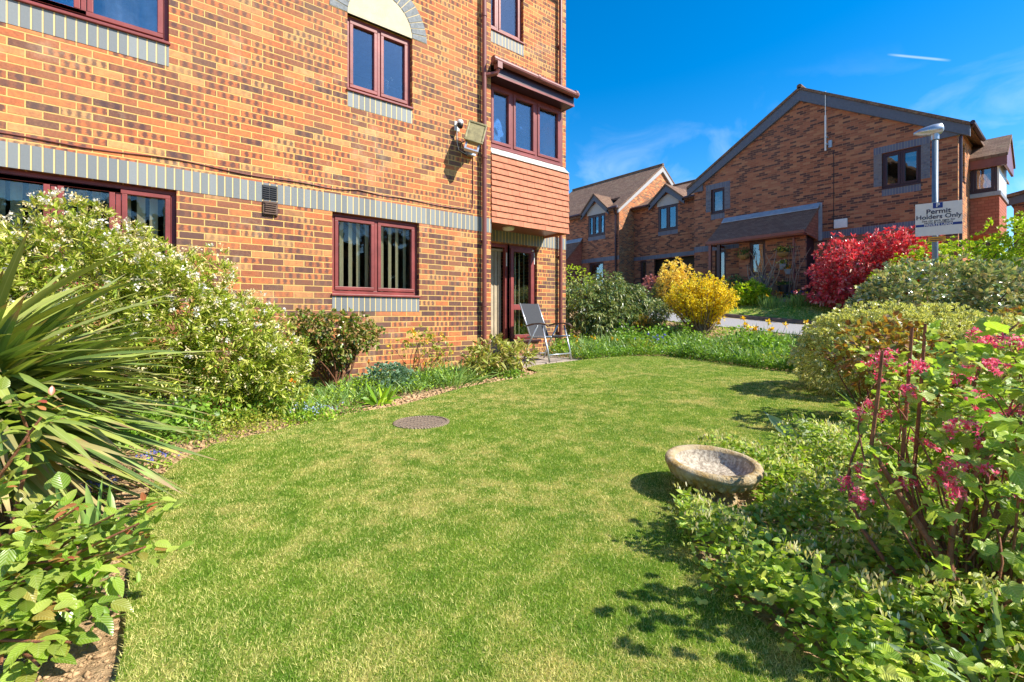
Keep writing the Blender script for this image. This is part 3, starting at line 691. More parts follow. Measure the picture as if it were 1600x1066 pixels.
# rooms behind the glass
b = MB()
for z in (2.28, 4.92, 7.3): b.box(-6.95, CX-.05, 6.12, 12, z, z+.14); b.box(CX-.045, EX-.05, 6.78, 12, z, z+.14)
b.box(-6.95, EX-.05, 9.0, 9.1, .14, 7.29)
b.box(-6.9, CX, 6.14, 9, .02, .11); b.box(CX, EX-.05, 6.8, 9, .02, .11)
for x in (1.0, 3.6): b.box(x, x+.1, 6.13, 8.99, .12, 7.28)  # partitions added to block light between the rooms
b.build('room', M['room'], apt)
for (a, c, z0, z1) in ((-6.9, .98, 2.45, 4.90), (1.12, 3.58, 2.45, 4.90), (3.72, 6.6, 2.45, 4.90), (4.4, 6.6, 5.08, 7.28)): MB().box(a, c, 7.7, 7.8, z0, z1).build('pale_backing_wall', M['room_up'], apt)  # pale walls added close behind the upper glass to brighten the rooms
# garden door bay and the glazed sidelight beside it
b = MB(); B = PR.box; u0, u1, z0, z1 = DR
B(b, u0, u1, z1-.06, z1, -.12, -.05); B(b, u0, u0+.06, z0, z1-.06, -.12, -.05); B(b, u1-.06, u1-.003, z0, z1-.06, -.12, -.05); B(b, u0, u1, z0, z0+.05, -.12, -.03)
dr = b.build('door', F, apt, bevel=.004); dr['label'] = 'open doorway with pale vertical blinds'
b = MB(); q0, q1, q2, q3 = SL
B(b, q0, q1, q3-.06, q3, -.12, -.05); B(b, q0+.003, q0+.06, q2, q3-.06, -.12, -.05); B(b, q1-.06, q1, q2, q3-.06, -.12, -.05); B(b, q0, q1, q2, q2+.04, -.12, -.05)
sw_l = b.build('window', F, apt, bevel=.004); sw_l['label'] = 'tall rosewood sidelight with a middle rail, beside the open doorway'
a, c = q0+.055, q1-.055; b = MB()
for (r0_, r1_, r2_, r3_) in ((a, a+.07, q2+.03, 2.15), (c-.07, c, q2+.03, 2.15), (a+.07, c-.07, 2.08, 2.15), (a+.07, c-.07, 1.01, 1.11), (a+.07, c-.07, q2+.03, q2+.09)): B(b, r0_, r1_, r2_, r3_, -.105, -.03)
b.build('casement', F, sw_l, bevel=.005)
b = MB(); B(b, a+.065, c-.065, 1.105, 2.085, -.075, -.069); b.build('pane', G, sw_l)
b = MB(); B(b, a+.065, c-.065, q2+.085, 1.015, -.075, -.069); b.build('pane', G, sw_l)
b = MB(); B(b, q0-.02, q1+.06, q2-.045, q2-.004, -.10, .05); b.build('sill', M['frame_dk'], sw_l, bevel=.005)
b = MB(); B(b, u1-.045, u1-.03, 1.80, 2.05, -.05, -.035); b.build('hinge', M['white'], dr)
b = MB(); B(b, q1-.045, q1-.03, 1.88, 2.10, -.05, -.035); b.tube([PR.p(q1-.09, 2.12, -.03), PR.p(q1-.09, 2.15, -.02)], .02, 8); b.build('catch', M['white'], sw_l)
b = MB(); b.tube([PR.p(5.0, 1.28, -.2), PR.p(5.08, 1.29, -.2)], .014, 8); b.build('handle', M['white'], dr)
vblind(PR, sw_l, 5.35, 5.88, .5, 2.12, gap=.112, ang=38, w=-.22)
M['curtain'] = plain('beige_curtain', (.50, .42, .29), .85, .2, var=.15, scale=6)
vblind(PR, dr, 4.62, 5.20, .2, 2.08, gap=.078, ang=12, w=-.17).data.materials[0] = M['curtain']
b = MB(); b.box(4.35, 5.98, 6.50, 6.72, .02, .135); b.build('door_step', M['patio'], apt)
# brown sofa arm seen through the open door
# tile-hung bay
b = MB(); b.box(CX+.01, 6.06, 6.03, 6.64, 2.42, 2.44); b.box(CX+.012, 6.10, 5.995, 6.03, 2.405, 2.445); b.build('bay_soffit', M['soffit'], apt)
b = MB(); rows = 11; g0, g1 = 2.41, 3.50; gh = (g1-g0)/rows; tw = .165
for r_ in range(rows):
    z = g0+gh*r_; x = CX+.006-(tw/2 if r_ % 2 else 0); wb_ = 5.975
    while x < 6.12:
        xa, xb = max(x+.0015, CX+.006), min(x+tw-.0015, 6.125)
        if xb-xa > .02:
            j = random.uniform(-.003, .003); dz = random.uniform(-.002, .002)
            b.hexa([(xa, wb_+j, z-.02+dz), (xb, wb_+j, z-.02+dz), (xb, wb_+.03, z-.02), (xa, wb_+.03, z-.02), (xa, wb_+.022, z+gh), (xb, wb_+.022, z+gh), (xb, wb_+.04, z+gh), (xa, wb_+.04, z+gh)])
        x += tw
    y = 5.985+(tw/2 if r_ % 2 else 0)
    while y < 6.64:
        ya, yb = y, min(y+tw-.003, 6.645)
        b.hexa([(6.10, ya, z-.02), (6.13, ya, z-.02), (6.13, yb, z-.02), (6.10, yb, z-.02), (6.09, ya, z+gh), (6.108, ya, z+gh), (6.108, yb, z+gh), (6.09, yb, z+gh)]); y += tw
b.build('tile_hanging', M['hung'], apt)
b = MB(); b.box(CX+.01, 6.09, 6.03, 6.64, 2.45, 3.49); b.build('bay_core', M['soffit'], apt)
b = MB(); b.hexa([(CX+.005, 5.972, 3.485), (6.125, 5.972, 3.485), (6.125, 6.64, 3.485), (CX+.005, 6.64, 3.485), (CX+.005, 6.05, 3.60), (6.06, 6.05, 3.60), (6.06, 6.64, 3.60), (CX+.005, 6.64, 3.60)]); b.build('lead_apron', M['leadw'], apt)
wb2 = window(PB, apt, CX+.006, 6.03, 3.635, 4.66, [4.87, 5.41], F, GU, inset=0., fw=.05, cw=.05)
b = MB(); b.box(5.98, 6.03, 6.15, 6.64, 3.61, 3.70); b.box(5.98, 6.03, 6.15, 6.64, 4.56, 4.66); b.box(5.98, 6.03, 6.15, 6.22, 3.70, 4.56); b.box(5.98, 6.03, 6.57, 6.64, 3.70, 4.56); b.build('side_frame', F, wb2)
b = MB(); b.box(6.0, 6.006, 6.2, 6.6, 3.68, 4.58); b.build('pane', G, wb2)
b = MB(); b.box(CX+.01, 6.10, 5.90, 6.64, 4.665, 4.70); b.box(CX+.01, 6.12, 5.86, 5.90, 4.66, 4.86); b.box(6.10, 6.125, 5.90, 6.64, 4.66, 4.86); b.build('fascia', M['frame_dk'], apt)
b = MB(); b.box(CX+.01, 6.122, 5.852, 5.86, 4.655, 4.69); b.build('fascia_trim', F, apt)
b = MB(); b.prism([(CX+.006, 5.84, 4.88), (6.16, 5.84, 4.88), (6.16, 6.64, 5.16), (CX+.006, 6.64, 5.16)], (0, 0, -.05)); b.build('bay_roof', M['roof'], apt)
b = MB(); b.tube([(4.27, 5.80, 4.865), (6.15, 5.80, 4.845)], .052, 12)
for x in (4.30, 5.2, 6.10): b.tube([(x-.025, 5.80, 4.862), (x+.025, 5.80, 4.862)], .058, 12)
b.tube([(4.37, 5.80, 4.86), (4.37, 5.80, 4.72), (4.36, 5.82, 4.68), (4.22, 5.92, 4.64)], .034, 10); b.box(4.33, 4.42, 5.75, 5.85, 4.74, 4.84)
b.build('gutter', M['pipe'], apt, smooth=False)
for (px_, y_, z0, z1) in ((4.20, 5.93, .16, 8.4), (6.50, 6.58, .1, 8.4)):
    b = MB(); b.tube([(px_, y_, z0), (px_, y_, z1)], .036, 14)
    for z in (1.05, 3.35, 5.55): b.tube([(px_, y_, z), (px_, y_, z+.05)], .043, 14)
    b.tube([(px_, y_, z0+.02), (px_, y_-.03, z0-.05)], .04, 12)
    dp = b.build('downpipe', M['pipe'], apt)
    for z in (.55, 2.05, 3.9, 6.2): MB().box(px_-.06, px_+.06, y_+.03, y_+.066, z, z+.03).build('bracket', M['pipe'], dp)
# main roof, above the picture
b = MB(); b.prism([(-7.4, 5.6, 8.35), (7.1, 5.6, 8.35), (7.1, 9.5, 11.2), (-7.4, 9.5, 11.2)], (0, 0, -.15)); b.prism([(-7.4, 13.4, 8.35), (7.1, 13.4, 8.35), (7.1, 9.5, 11.2), (-7.4, 9.5, 11.2)], (0, 0, -.15)); b.build('roof', M['roof'], apt)
# soffit lamp under the bay
b = MB(); b.lathe([(.10, 0), (.11, -.02), (.09, -.05), (.04, -.062), (.001, -.064)], (4.95, 6.28, 2.42), 20, cap=False); b.build('soffit_lamp', M['white'], apt, smooth=True)
# air vent with louvres, brown cover beneath
b = MB(); P6.box(b, 1.12, 1.276, 2.255, 2.42, -.02, .012)
for i in range(6): P6.box(b, 1.13, 1.192, 2.27+i*.024, 2.278+i*.024, .012, .022); P6.box(b, 1.204, 1.266, 2.27+i*.024, 2.278+i*.024, .012, .022)
b.build('air_vent', M['black'], apt)
b = MB(); P6.box(b, 1.125, 1.28, 2.075, 2.235, 0, .02); P6.box(b, 1.135, 1.27, 2.085, 2.10, .02, .034); P6.box(b, 1.135, 1.27, 2.21, 2.225, .02, .034)
for i in range(4): P6.box(b, 1.145, 1.26, 2.112+i*.025, 2.125+i*.025, .02, .038)
b.build('vent_cover', M['brown'], apt)
# white lampshade seen in the bay window
tl = thing('table_lamp', 'white lampshade standing behind the middle pane of the bay window', 'lamp', (5.12, 6.3, 3.62))
MB().lathe([(.05, 0), (.055, .02), (.012, .04), (.012, .07)], (5.12, 6.3, 3.62), 14).build('lamp_base', M['white'], tl, smooth=True)
MB().lathe([(.10, 0), (.075, .17)], (5.12, 6.3, 3.67), 20).build('lamp_shade', M['white'], tl, smooth=True)
# cable
ct = thing('cable', 'thin brown cable looping along the wall just above the blue brick band', 'cable', (1, 5.99, 2.5))
pts = []; 
for i in range(60):
    u = -2.+i*(5.95/59); z = 2.515+.012*math.sin(u*5.)+.012*math.sin(u*2.1+1); z += .05*max(0, 1-abs(u-2.25)/.35)
    pts.append((u, 5.992-.003*math.sin(u*9), z))
pts += [(3.99, 5.99, 2.53), (4.02, 5.99, 2.58), (4.03, 5.99, 2.8), (4.03, 5.99, 3.4), (4.0, 5.985, 3.42)]
MB().tube(pts, .0065, 6).build('cable_run', M['pipe'], ct, smooth=True)
# floodlight
fl = thing('floodlight', 'aged metal security floodlight on a bracket beside the brown downpipe', 'light', (3.98, 6.0, 3.55))
from mathutils import Matrix
def xf(mb, Mx): mb.v = [tuple(Mx @ Vector(q)) for q in mb.v]; return mb
FM = Matrix.Translation((3.90, 5.74, 3.585)) @ Matrix.Rotation(R(-30), 4, 'Z') @ Matrix.Rotation(R(14), 4, 'Y') @ Matrix.Rotation(R(-18), 4, 'X')
FM = FM @ Matrix.Diagonal((.88, 1, 1.12, 1))
b = MB(); b.hexa([(-.15, -.05, -.15), (.15, -.05, -.15), (.11, .09, -.11), (-.11, .09, -.11), (-.15, -.05, .15), (.15, -.05, .15), (.11, .09, .11), (-.11, .09, .11)])
xf(b, FM).build('housing', M['floodm'], fl, bevel=.02)
b = MB()
for q in ((-.16, .16, .13, .16), (-.16, .16, -.16, -.13), (-.16, -.13, -.13, .13), (.13, .16, -.13, .13)): b.box(q[0], q[1], -.072, -.048, q[2], q[3])
xf(b, FM).build('rim', M['floodm'], fl, bevel=.006)
b = MB(); b.box(-.13, .13, -.06, -.052, -.13, .13); xf(b, FM).build('lens', M['floodm'], fl)
b = MB(); b.box(-.12, -.09, -.03, .03, -.25, -.14); b.box(.09, .12, -.03, .03, -.25, -.14); b.box(-.12, .12, -.03, .03, -.27, -.25); xf(b, FM); b.box(3.90, 4.02, 5.9, 6.0, 3.34, 3.42); b.tube([(3.93, 5.8, 3.38), (3.95, 5.92, 3.38)], .02, 8)
b.build('bracket', M['alu'], fl)
b = MB(); b.tube([(3.82, 5.80, 3.52), (3.72, 5.84, 3.45), (3.74, 5.92, 3.36), (3.9, 5.97, 3.34)], .008, 6); b.build('lead', M['black'], fl, smooth=True)
sn = thing('motion_sensor', 'small dark domed motion sensor on the wall left of the floodlight', 'sensor', (3.74, 6, 3.72))
b = MB(); b.lathe([(.001, -.055), (.03, -.045), (.045, -.01), (.045, .03)], (3.74, 5.9, 3.74), 16); b.build('dome', M['black'], sn, smooth=True)
b = MB(); b.lathe([(.046, 0), (.048, .03), (.03, .055), (.001, .062)], (3.74, 5.9, 3.76), 16); b.box(3.725, 3.755, 5.9, 6.0, 3.76, 3.79); b.box(3.70, 3.78, 5.985, 6.0, 3.68, 3.82); b.build('sensor_body', M['white'], sn)
b = MB(); b.tube([(3.74, 5.99, 3.69), (3.745, 5.993, 3.5), (3.78, 5.993, 3.40), (3.9, 5.99, 3.37)], .004, 5); b.build('lead', M['white'], sn)

# ---------------------------------------------------------------- houses across the road
FD, FG = M['frame_dk'], M['glass_far']
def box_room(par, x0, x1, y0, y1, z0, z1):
    b = MB(); b.box(x0, x1, y0, y1, z0, z1); return b.build('room', M['room_dark'], par)  # solid near-black block, its colour stands in for the shade indoors
gh_ = thing('gable_house', 'brown brick house with a broad grey-edged gable and a lean-to tiled porch', 'house', (19.2, 6.83, 1.2))
X0 = 19.2; PF = PL('x', X0); y0, y1 = 2.58, 11.08; ze = 6.62; ym = (y0+y1)/2; zap = 9.2
g1 = (9.717, 10.306, 5.24, 6.275); g2 = (3.42, 4.41, 5.08, 6.25); g3 = (9.66, 10.12, 2.42, 3.65); sw = (19.75, 20.45, 5.1, 6.3)
b = MB(); PF.wall(b, y0, y1, .6, ze, [g1, g2, g3])
b.add([(X0, y0, ze), (X0, ym, zap), (X0, y1, ze)], [(0, 1, 2)])
PS = PL('y', y0); sb = MB(); PS.wall(sb, X0, 29, .6, ze, [sw]); sb.build('side_wall', M['brick_lit'], gh_)
b.add([(X0, y1, .6), (29, y1, .6), (29, y1, ze), (X0, y1, ze)], [(3, 2, 1, 0)]); b.add([(29, y0, .6), (29, y1, .6), (29, y1, ze), (29, ym, zap), (29, y0, ze)], [(0, 1, 2, 3, 4)])
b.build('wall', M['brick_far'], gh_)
box_room(gh_, 19.75, 28.5, 3.1, 10.9, 1.2, 6.4)
sl_ = (zap-ze)/(ym-y0)
b = MB(); oh = .28; xo = X0-.16
for s_, ya in ((1, y0), (-1, y1)):
    e = (ya-s_*oh, ze-sl_*oh+.14); t = (ym, zap+.14)
    b.prism([(xo, e[0], e[1]), (29.2, e[0], e[1]), (29.2, t[0], t[1]), (xo, t[0], t[1])], (0, 0, -.1))
b.tube([(xo, ym, zap+.15), (29.2, ym, zap+.15)], .09, 8)
b.build('roof', M['roof'], gh_)
b = MB()
for s_, ya in ((1, y0), (-1, y1)):
    e = (ya-s_*oh, ze-sl_*oh+.035); t = (ym, zap+.035)
    b.prism([(X0-.12, e[0], e[1]), (X0-.12, t[0], t[1]), (X0-.12, t[0], t[1]-.40), (X0-.12, e[0], e[1]-.30)], (.12, 0, 0))
b.build('bargeboard', M['barge'], gh_)
for s_, ya in ((1, y0), (-1, y1)): MB().prism([(X0-.06, ya-s_*.2, ze-.32), (X0-.06, ya+s_*.42, ze-.32), (X0-.06, ya+s_*.42, ze+.1), (X0-.06, ya-s_*.2, ze-.05)], (.1, 0, 0)).build('kneeler', M['barge'], gh_)
b = MB(); b.tube([(X0-.15, y0-oh-.06, ze-.06), (21.2, y0-oh-.06, ze-.08)], .06, 8); b.tube([(X0+.05, y0-oh-.05, ze-.1), (X0+.05, y0-.06, ze-.35), (X0+.05, y0-.06, 1.2)], .04, 8); b.build('gutter', M['frame_dk'], gh_)
b = MB(); PF.box(b, y0, y1, 3.66, 3.90, -.05, .004); b.build('soldier_band', M['sold_far'], gh_)
for w_, q in ((g1, (.24, .23)), (g2, (.22, .22))):
    b = MB(); PF.box(b, w_[0]-q[0], w_[0], w_[2]+.1, w_[3], -.04, .004); b.build('quoin', M['blue_far'], gh_); b = MB(); PF.box(b, w_[1], w_[1]+q[1], w_[2]+.1, w_[3], -.04, .004); b.build('quoin', M['blue_far'], gh_)
    b = MB(); PF.box(b, w_[0]-q[0], w_[1]+q[1], w_[3]+.002, w_[3]+.225, -.04, .005); b.build('soldier_course', M['sold_far'], gh_); b = MB(); PF.box(b, w_[0], w_[1], w_[2]-.25, w_[2]-.032, -.04, .004); b.build('soldier_course', M['sold_far'], gh_)
a1 = window(PF, gh_, *g1, [], FD, FG, sash=True, fw=.06, cw=.05); a2 = window(PF, gh_, *g2, [3.915], FD, FG, fw=.06, cw=.06)
window(PF, gh_, *g3, [], FD, FG, fw=.05, cw=.04)
M['yellow_blind'] = plain('yellow_blind', (.75, .68, .12), .8, .2)
b = MB(); PF.box(b, g1[0]+.08, g1[1]-.08, 5.78, 6.2, -.16, -.15); b.build('blind', M['yellow_blind'], a1)
b = MB(); PF.box(b, g2[0]+.08, g2[1]-.08, 5.98, 6.18, -.16, -.15); b.build('blind', M['blind'], a2)
window(PS, gh_, *sw, [], FD, FG, fw=.06, cw=.05)
b = MB(); PF.box(b, 5.36, 5.75, 3.95, 4.26, 0, .09); b.build('meter_box', M['white'], gh_, bevel=.01)
b = MB(); b.tube([(X0-.012, 5.78, 3.95), (X0-.012, 5.78, 6.7)], .01, 6); b.build('wall_cable', M['black'], gh_)
ae = thing('aerial', 'slim white rod aerial clamped to the big gable wall', 'aerial', (X0, 5.97, 6.85))
b = MB(); b.tube([(X0-.14, 5.99, 6.75), (X0-.14, 5.99, 8.0)], .028, 8); b.tube([(X0-.14, 5.99, 8.0), (X0-.14, 5.99, 8.85)], .014, 8); b.build('rod', M['white'], ae)
b = MB(); b.box(X0-.18, X0, 5.93, 5.97, 6.95, 6.99); b.box(X0-.18, X0, 5.93, 5.97, 7.2, 7.24); b.box(X0-.07, X0, 5.82, 5.92, 6.85, 7.1); b.build('clamp', M['alu'], ae)
# porch: tiled lean-to, brick box, posts
b = MB(); py0, py1 = 6.25, 9.72
b.prism([(17.86, py0-.04, 3.86), (17.86, py1+.05, 3.86), (X0-.002, py1+.05, 4.86), (X0-.002, py0-.04, 4.86)], (0, 0, -.09)); b.build('porch_roof', M['roof_dk'], gh_)
b = MB(); b.prism([(17.92, py0, 3.76), (X0, py0, 4.75), (X0, py0, 3.62)], (0, .06, 0)); b.build('porch_cheek', M['hung_far'], gh_)
b = MB(); b.prism([(X0-.22, py0-.06, 4.76), (X0-.22, py1+.02, 4.76), (X0-.01, py1+.02, 4.97), (X0-.01, py0-.06, 4.97)], (0, 0, -.03)); b.box(X0-.03, X0-.005, py0-.12, py0-.005, 3.6, 4.95); b.build('porch_flashing', M['lead'], gh_)
b = MB(); b.box(17.80, 17.90, py0-.04, py1+.06, 3.74, 3.84); b.box(17.86, 18.3, py0+.03, py1+.04, 3.70, 3.74); b.box(17.9, 18.02, py1-.1, py1, 1.2, 3.72); b.box(17.9, X0, py1+.0, py1+.05, 3.7, 3.8); b.build('porch_frame', M['pipe'], gh_)
b = MB(); b.box(17.96, 18.08, 9.28, 9.40, 1.1, 3.70); b.build('porch_post', M['frame_dk'], gh_)
PP = PL('x', 18.3); pw = (7.70, 8.28, 2.44, 3.70)
b = MB(); PP.wall(b, 6.36, 8.68, 1.0, 3.71, [pw]); b.add([(18.3, 8.68, 1.), (19.2, 8.68, 1.), (19.2, 8.68, 3.7), (18.3, 8.68, 3.7)], [(3, 2, 1, 0)])
b.add([(18.3, 6.36, 1.), (18.42, 6.36, 1.), (18.42, 6.36, 3.7), (18.3, 6.36, 3.7)], [(0, 1, 2, 3)]); b.build('porch_wall', M['brick_far'], gh_)
b = MB(); b.box(18.43, 19.14, 6.38, 6.44, 1.2, 3.66); b.build('side_door', M['frame_dk'], gh_)
b = MB(); b.box(18.9, 18.95, 6.5, 8.6, 1.2, 3.6); b.build('curtain', M['room'], gh_)
pwn = window(PP, gh_, *pw, [], FD, FG, inset=.03, fw=.08, cw=.02)
b = MB(); PP.box(b, pw[0], pw[1], 2.2, 2.41, -.02, .004); b.build('soldier_course', M['sold_far'], gh_)
b = MB(); PF.box(b, g3[0], g3[1], 2.18, 2.385, -.02, .004); b.build('soldier_course', M['sold_far'], gh_)
b = MB(); b.tube([(18.24, 6.72, 1.2), (18.24, 6.72, 3.74)], .035, 8); b.build('downpipe', M['pipe'], gh_)
# first floor bay on the side wall, tile hung, own little roof
b = MB(); b.box(21.32, 23.3, 1.90, 2.57, 3.5, 4.74); b.build('side_bay', M['hung_far'], gh_)
b = MB(); b.box(21.26, 23.36, 1.86, 2.57, 4.72, 4.85); b.build('side_bay_sill', M['lead'], gh_)
PQ = PL('x', 21.32); bw = (1.94, 2.56, 4.86, 5.94); wq = window(PQ, gh_, *bw, [], FD, FG, inset=0, fw=.07, cw=.07, sill=False)
b = MB(); b.box(21.32, 21.40, 1.90, 1.945, 4.86, 5.94); b.box(23.2, 23.28, 1.90, 1.94, 4.86, 5.94); b.box(21.4, 23.2, 1.91, 1.92, 4.92, 5.90); b.build('side_bay_frame', M['white'], gh_)
b = MB(); b.box(21.42, 23.2, 1.92, 1.925, 4.98, 5.92); b.build('pane', FG, gh_)
b = MB(); b.prism([(21.18, 1.70, 6.0), (22.3, 1.70, 6.82), (22.3, 2.6, 6.82), (21.18, 2.6, 6.0)], (0, 0, -.09)); b.prism([(23.42, 1.70, 6.0), (22.3, 1.70, 6.82), (22.3, 2.6, 6.82), (23.42, 2.6, 6.0)], (0, 0, -.09)); b.build('side_bay_roof', M['roof'], gh_)
b = MB(); b.box(21.2, 21.3, 1.72, 2.6, 5.64, 5.94); b.prism([(21.24, 1.74, 5.90), (23.36, 1.74, 5.90), (22.3, 1.74, 6.70)], (0, .06, 0)); b.prism([(21.24, 1.74, 5.64), (23.36, 1.74, 5.64), (23.36, 1.74, 5.90), (21.24, 1.74, 5.90)], (0, .06, 0)); b.build('side_bay_fascia', M['pipe'], gh_)

def dormer_house(name, label, X, y0, y1, ze, zr, depth, floor, dorm, openings, band, lit_end=None):
    h = thing(name, label, 'house', (X, (y0+y1)/2, floor)); P = PL('x', X); dy0, dy1, dap, win, mull = dorm
    b = MB(); P.wall(b, y0, y1, .6, ze, [win]+[o_ for o_ in openings]); 
    dm = (dy0+dy1)/2; b.add([(X+.0, dy0, ze), (X, dy0, ze+.01), (X, dm, dap-.2), (X, dy1, ze+.01), (X, dy1, ze)], [(0, 1, 2, 3, 4)])
    b.add([(X, y1, .6), (X+depth, y1, .6), (X+depth, y1, ze), (X, y1, ze)], [(3, 2, 1, 0)])
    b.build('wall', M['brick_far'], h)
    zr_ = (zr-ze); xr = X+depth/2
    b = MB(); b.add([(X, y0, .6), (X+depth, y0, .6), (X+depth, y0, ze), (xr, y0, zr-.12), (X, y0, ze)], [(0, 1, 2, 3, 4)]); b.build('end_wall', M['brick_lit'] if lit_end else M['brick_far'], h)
    b = MB(); b.add([(X, y1, ze), (X+depth, y1, ze), (xr, y1, zr-.12)], [(2, 1, 0)]); b.build('gable_wall', M['brick_far'], h)
    k_ = zr_/(depth/2); b = MB(); ya, yb = y0-(.14 if lit_end else 0), y1+.14
    xd = X+(dap-ze)/k_-.1; zd = zr-(xr-xd)*k_; xa_ = X-.22; za_ = zr-(xr-xa_)*k_
    b.prism([(xa_, ya, za_), (xa_, dy0-.05, za_), (xd, dy0-.05, zd), (xd, ya, zd)], (0, 0, -.11)); b.prism([(xa_, dy1+.05, za_), (xa_, yb, za_), (xd, yb, zd), (xd, dy1+.05, zd)], (0, 0, -.11))
    b.prism([(xd, ya, zd), (xd, yb, zd), (xr, yb, zr), (xr, ya, zr)], (0, 0, -.11))
    b.prism([(X+depth+.22, ya, ze-k_*.22+.08), (X+depth+.22, yb, ze-k_*.22+.08), (xr, yb, zr), (xr, ya, zr)], (0, 0, -.11)); b.tube([(xr, ya, zr+.02), (xr, yb, zr+.02)], .09, 8)
    # dormer roof, ridge running back into the main slope
    xb = X+(dap-ze)/k_+.25
    for (q0, q1) in ((dy0-.18, dm), (dy1+.18, dm)):
        sdp = (dap-ze)/(dm-dy0)
        b.prism([(X-.28, q0, ze-.18*sdp+.1), (X-.28, dm, dap+.1), (xb+.5, dm, dap+.1), (X+.35, q0, ze-.18*sdp+.1)], (0, 0, -.09))
    b.build('roof', M['roof'], h)
    b = MB(); sdp = (dap-ze)/(dm-dy0)
    for q0 in (dy0-.16, dy1+.16): b.prism([(X-.22, q0, ze-.16*sdp+.01), (X-.22, dm, dap+.01), (X-.22, dm, dap-.32), (X-.22, q0, ze-.16*sdp-.26)], (.1, 0, 0))
    for (a, c) in ((y0, dy0), (dy1, y1)): b.box(X-.2, X-.12, a, c, ze-.18, ze-.02)
    if lit_end:
        k2 = MB()
        for s_ in (0, 1):
            e0 = (X-.2 if s_ == 0 else X+depth+.2, ze-k_*.2-.03); k2.prism([(e0[0], y0-.12, e0[1]), (xr, y0-.12, zr-.12), (xr, y0-.12, zr-.40), (e0[0], y0-.12, e0[1]-.26)], (0, .1, 0))
        k2.build('verge_board', M['barge_pale'], h)
    b.build('bargeboard', M['barge'], h)
    b = MB(); b.prism([(X-.02, win[0]-.06, win[3]), (X-.02, win[0]-.06, ze+.12), (X-.02, dm, dap-.42), (X-.02, win[1]+.06, ze+.12), (X-.02, win[1]+.06, win[3])], (.04, 0, 0)); b.build('gable_panel', M['barge_pale'], h)
    window(P, h, *win, mull, FD, FG, inset=.02, fw=.07, cw=.06)
    b = MB(); P.box(b, win[0], win[1], win[2]-.25, win[2]-.035, -.03, .004); b.build('soldier_course', M['sold_far'], h)
    b = MB(); P.box(b, y0, y1, band[0], band[1], -.04, .006); b.build('soldier_band', M['sold_far'], h)
    for o_ in openings:
      if o_[1]-o_[0] < 2: window(P, h, *o_, [], FD, FG, inset=.07, fw=.06, cw=.04, sill=False)
    box_room(h, X+.5, X+depth-.4, y0+.3, y1-.3, floor, ze-.2)
    b = MB()
    for yy in (y0+.18,): b.tube([(X-.26, yy, ze-.2), (X-.08, yy, ze-.5), (X-.08, yy, floor)], .05, 8)
    b.tube([(X-.29, y0-.05, ze-.12), (X-.29, dy0-.2, ze-.12)], .06, 8); b.tube([(X-.29, dy1+.2, ze-.12), (X-.29, y1, ze-.12)], .06, 8)
    b.build('gutter', M['frame_dk'], h)
    return h
lk = dormer_house('link_house', 'low linking brick house with a pale dormer panel and a dark garage opening', 22.0, 11.09, 16.38, 7.0, 8.85, 7.6, 2.0,
                  (13.30, 15.10, 7.75, (13.62, 14.80, 5.43, 6.75), [14.21]), [(15.55, 15.95, 2.3, 3.95), (12.2, 15.05, 1.9, 3.93)], (3.97, 4.17))
lh = dormer_house('corner_house', 'taller brick house with a sunlit end gable, beside the linking house', 20.7, 16.40, 23.6, 6.95, 9.95, 8.0, 2.1,
                  (17.15, 18.9, 7.80, (17.37, 18.66, 5.50, 6.72), [17.8, 18.23]), [(17.5, 18.6, 2.5, 3.95)], (3.97, 4.2), lit_end=True)
b = MB(); b.prism([(19.3, 19.1, 4.1), (19.3, 22, 4.1), (20.69, 22, 5.4), (20.69, 19.1, 5.4)], (0, 0, -.1)); b.build('porch_roof', M['roof_dk'], lh)
b = MB(); b.prism([(19.36, 19.16, 4.0), (20.68, 19.16, 5.25), (20.68, 19.16, 4.0)], (0, .06, 0)); b.prism([(19.36, 19.16, 4.0), (20.68, 19.16, 4.0), (20.68, 19.16, 3.85), (19.36, 19.16, 3.85)], (0, .06, 0)); b.build('porch_cheek', M['hung_far'], lh)
b = MB(); b.box(19.5, 20.69, 19.22, 21.9, 1.8, 3.99); b.build('porch_wall', M['brick_far'], lh)
b = MB(); b.prism([(20.5, 19.1, 5.28), (20.5, 22, 5.28), (20.68, 22, 5.5), (20.68, 19.1, 5.5)], (0, 0, -.03)); b.build('porch_flashing', M['lead'], lh)
# house beyond, at the right edge
rh = thing('end_house', 'brown brick house end with a dark tiled verge at the far right', 'house', (26, -1, 1))
b = MB(); PL('x', 26.2).wall(b, -6, 1.9, .5, 4.3, []); b.add([(25.5, -6, 4.3), (25.5, -2, 6.0), (25.5, 1.9, 5.3), (25.5, 1.9, 4.3)], [(0, 1, 2, 3)]); b.add([(25.5, 1.9, .5), (32, 1.9, .5), (32, 1.9, 5.3), (25.5, 1.9, 5.3)], [(3, 2, 1, 0)]); b.add([(25.5, -6, .5), (32, -6, .5), (32, -6, 4.3), (25.5, -6, 4.3)], [(0, 1, 2, 3)]); b.build('wall', M['brick_far'], rh)
b = MB(); b.prism([(25.3, 2.1, 5.4), (25.3, -2, 6.2), (32, -2, 6.2), (32, 2.1, 5.4)], (0, 0, -.12)); b.prism([(25.3, -6.3, 4.3), (25.3, -2, 6.2), (32, -2, 6.2), (32, -6.3, 4.3)], (0, 0, -.12)); b.build('roof', M['roof'], rh)
b = MB(); b.prism([(25.38, 2.1, 5.26), (25.38, -2, 6.06), (25.38, -2, 5.78), (25.38, 2.1, 4.98)], (.1, 0, 0)); b.build('bargeboard', M['barge'], rh)
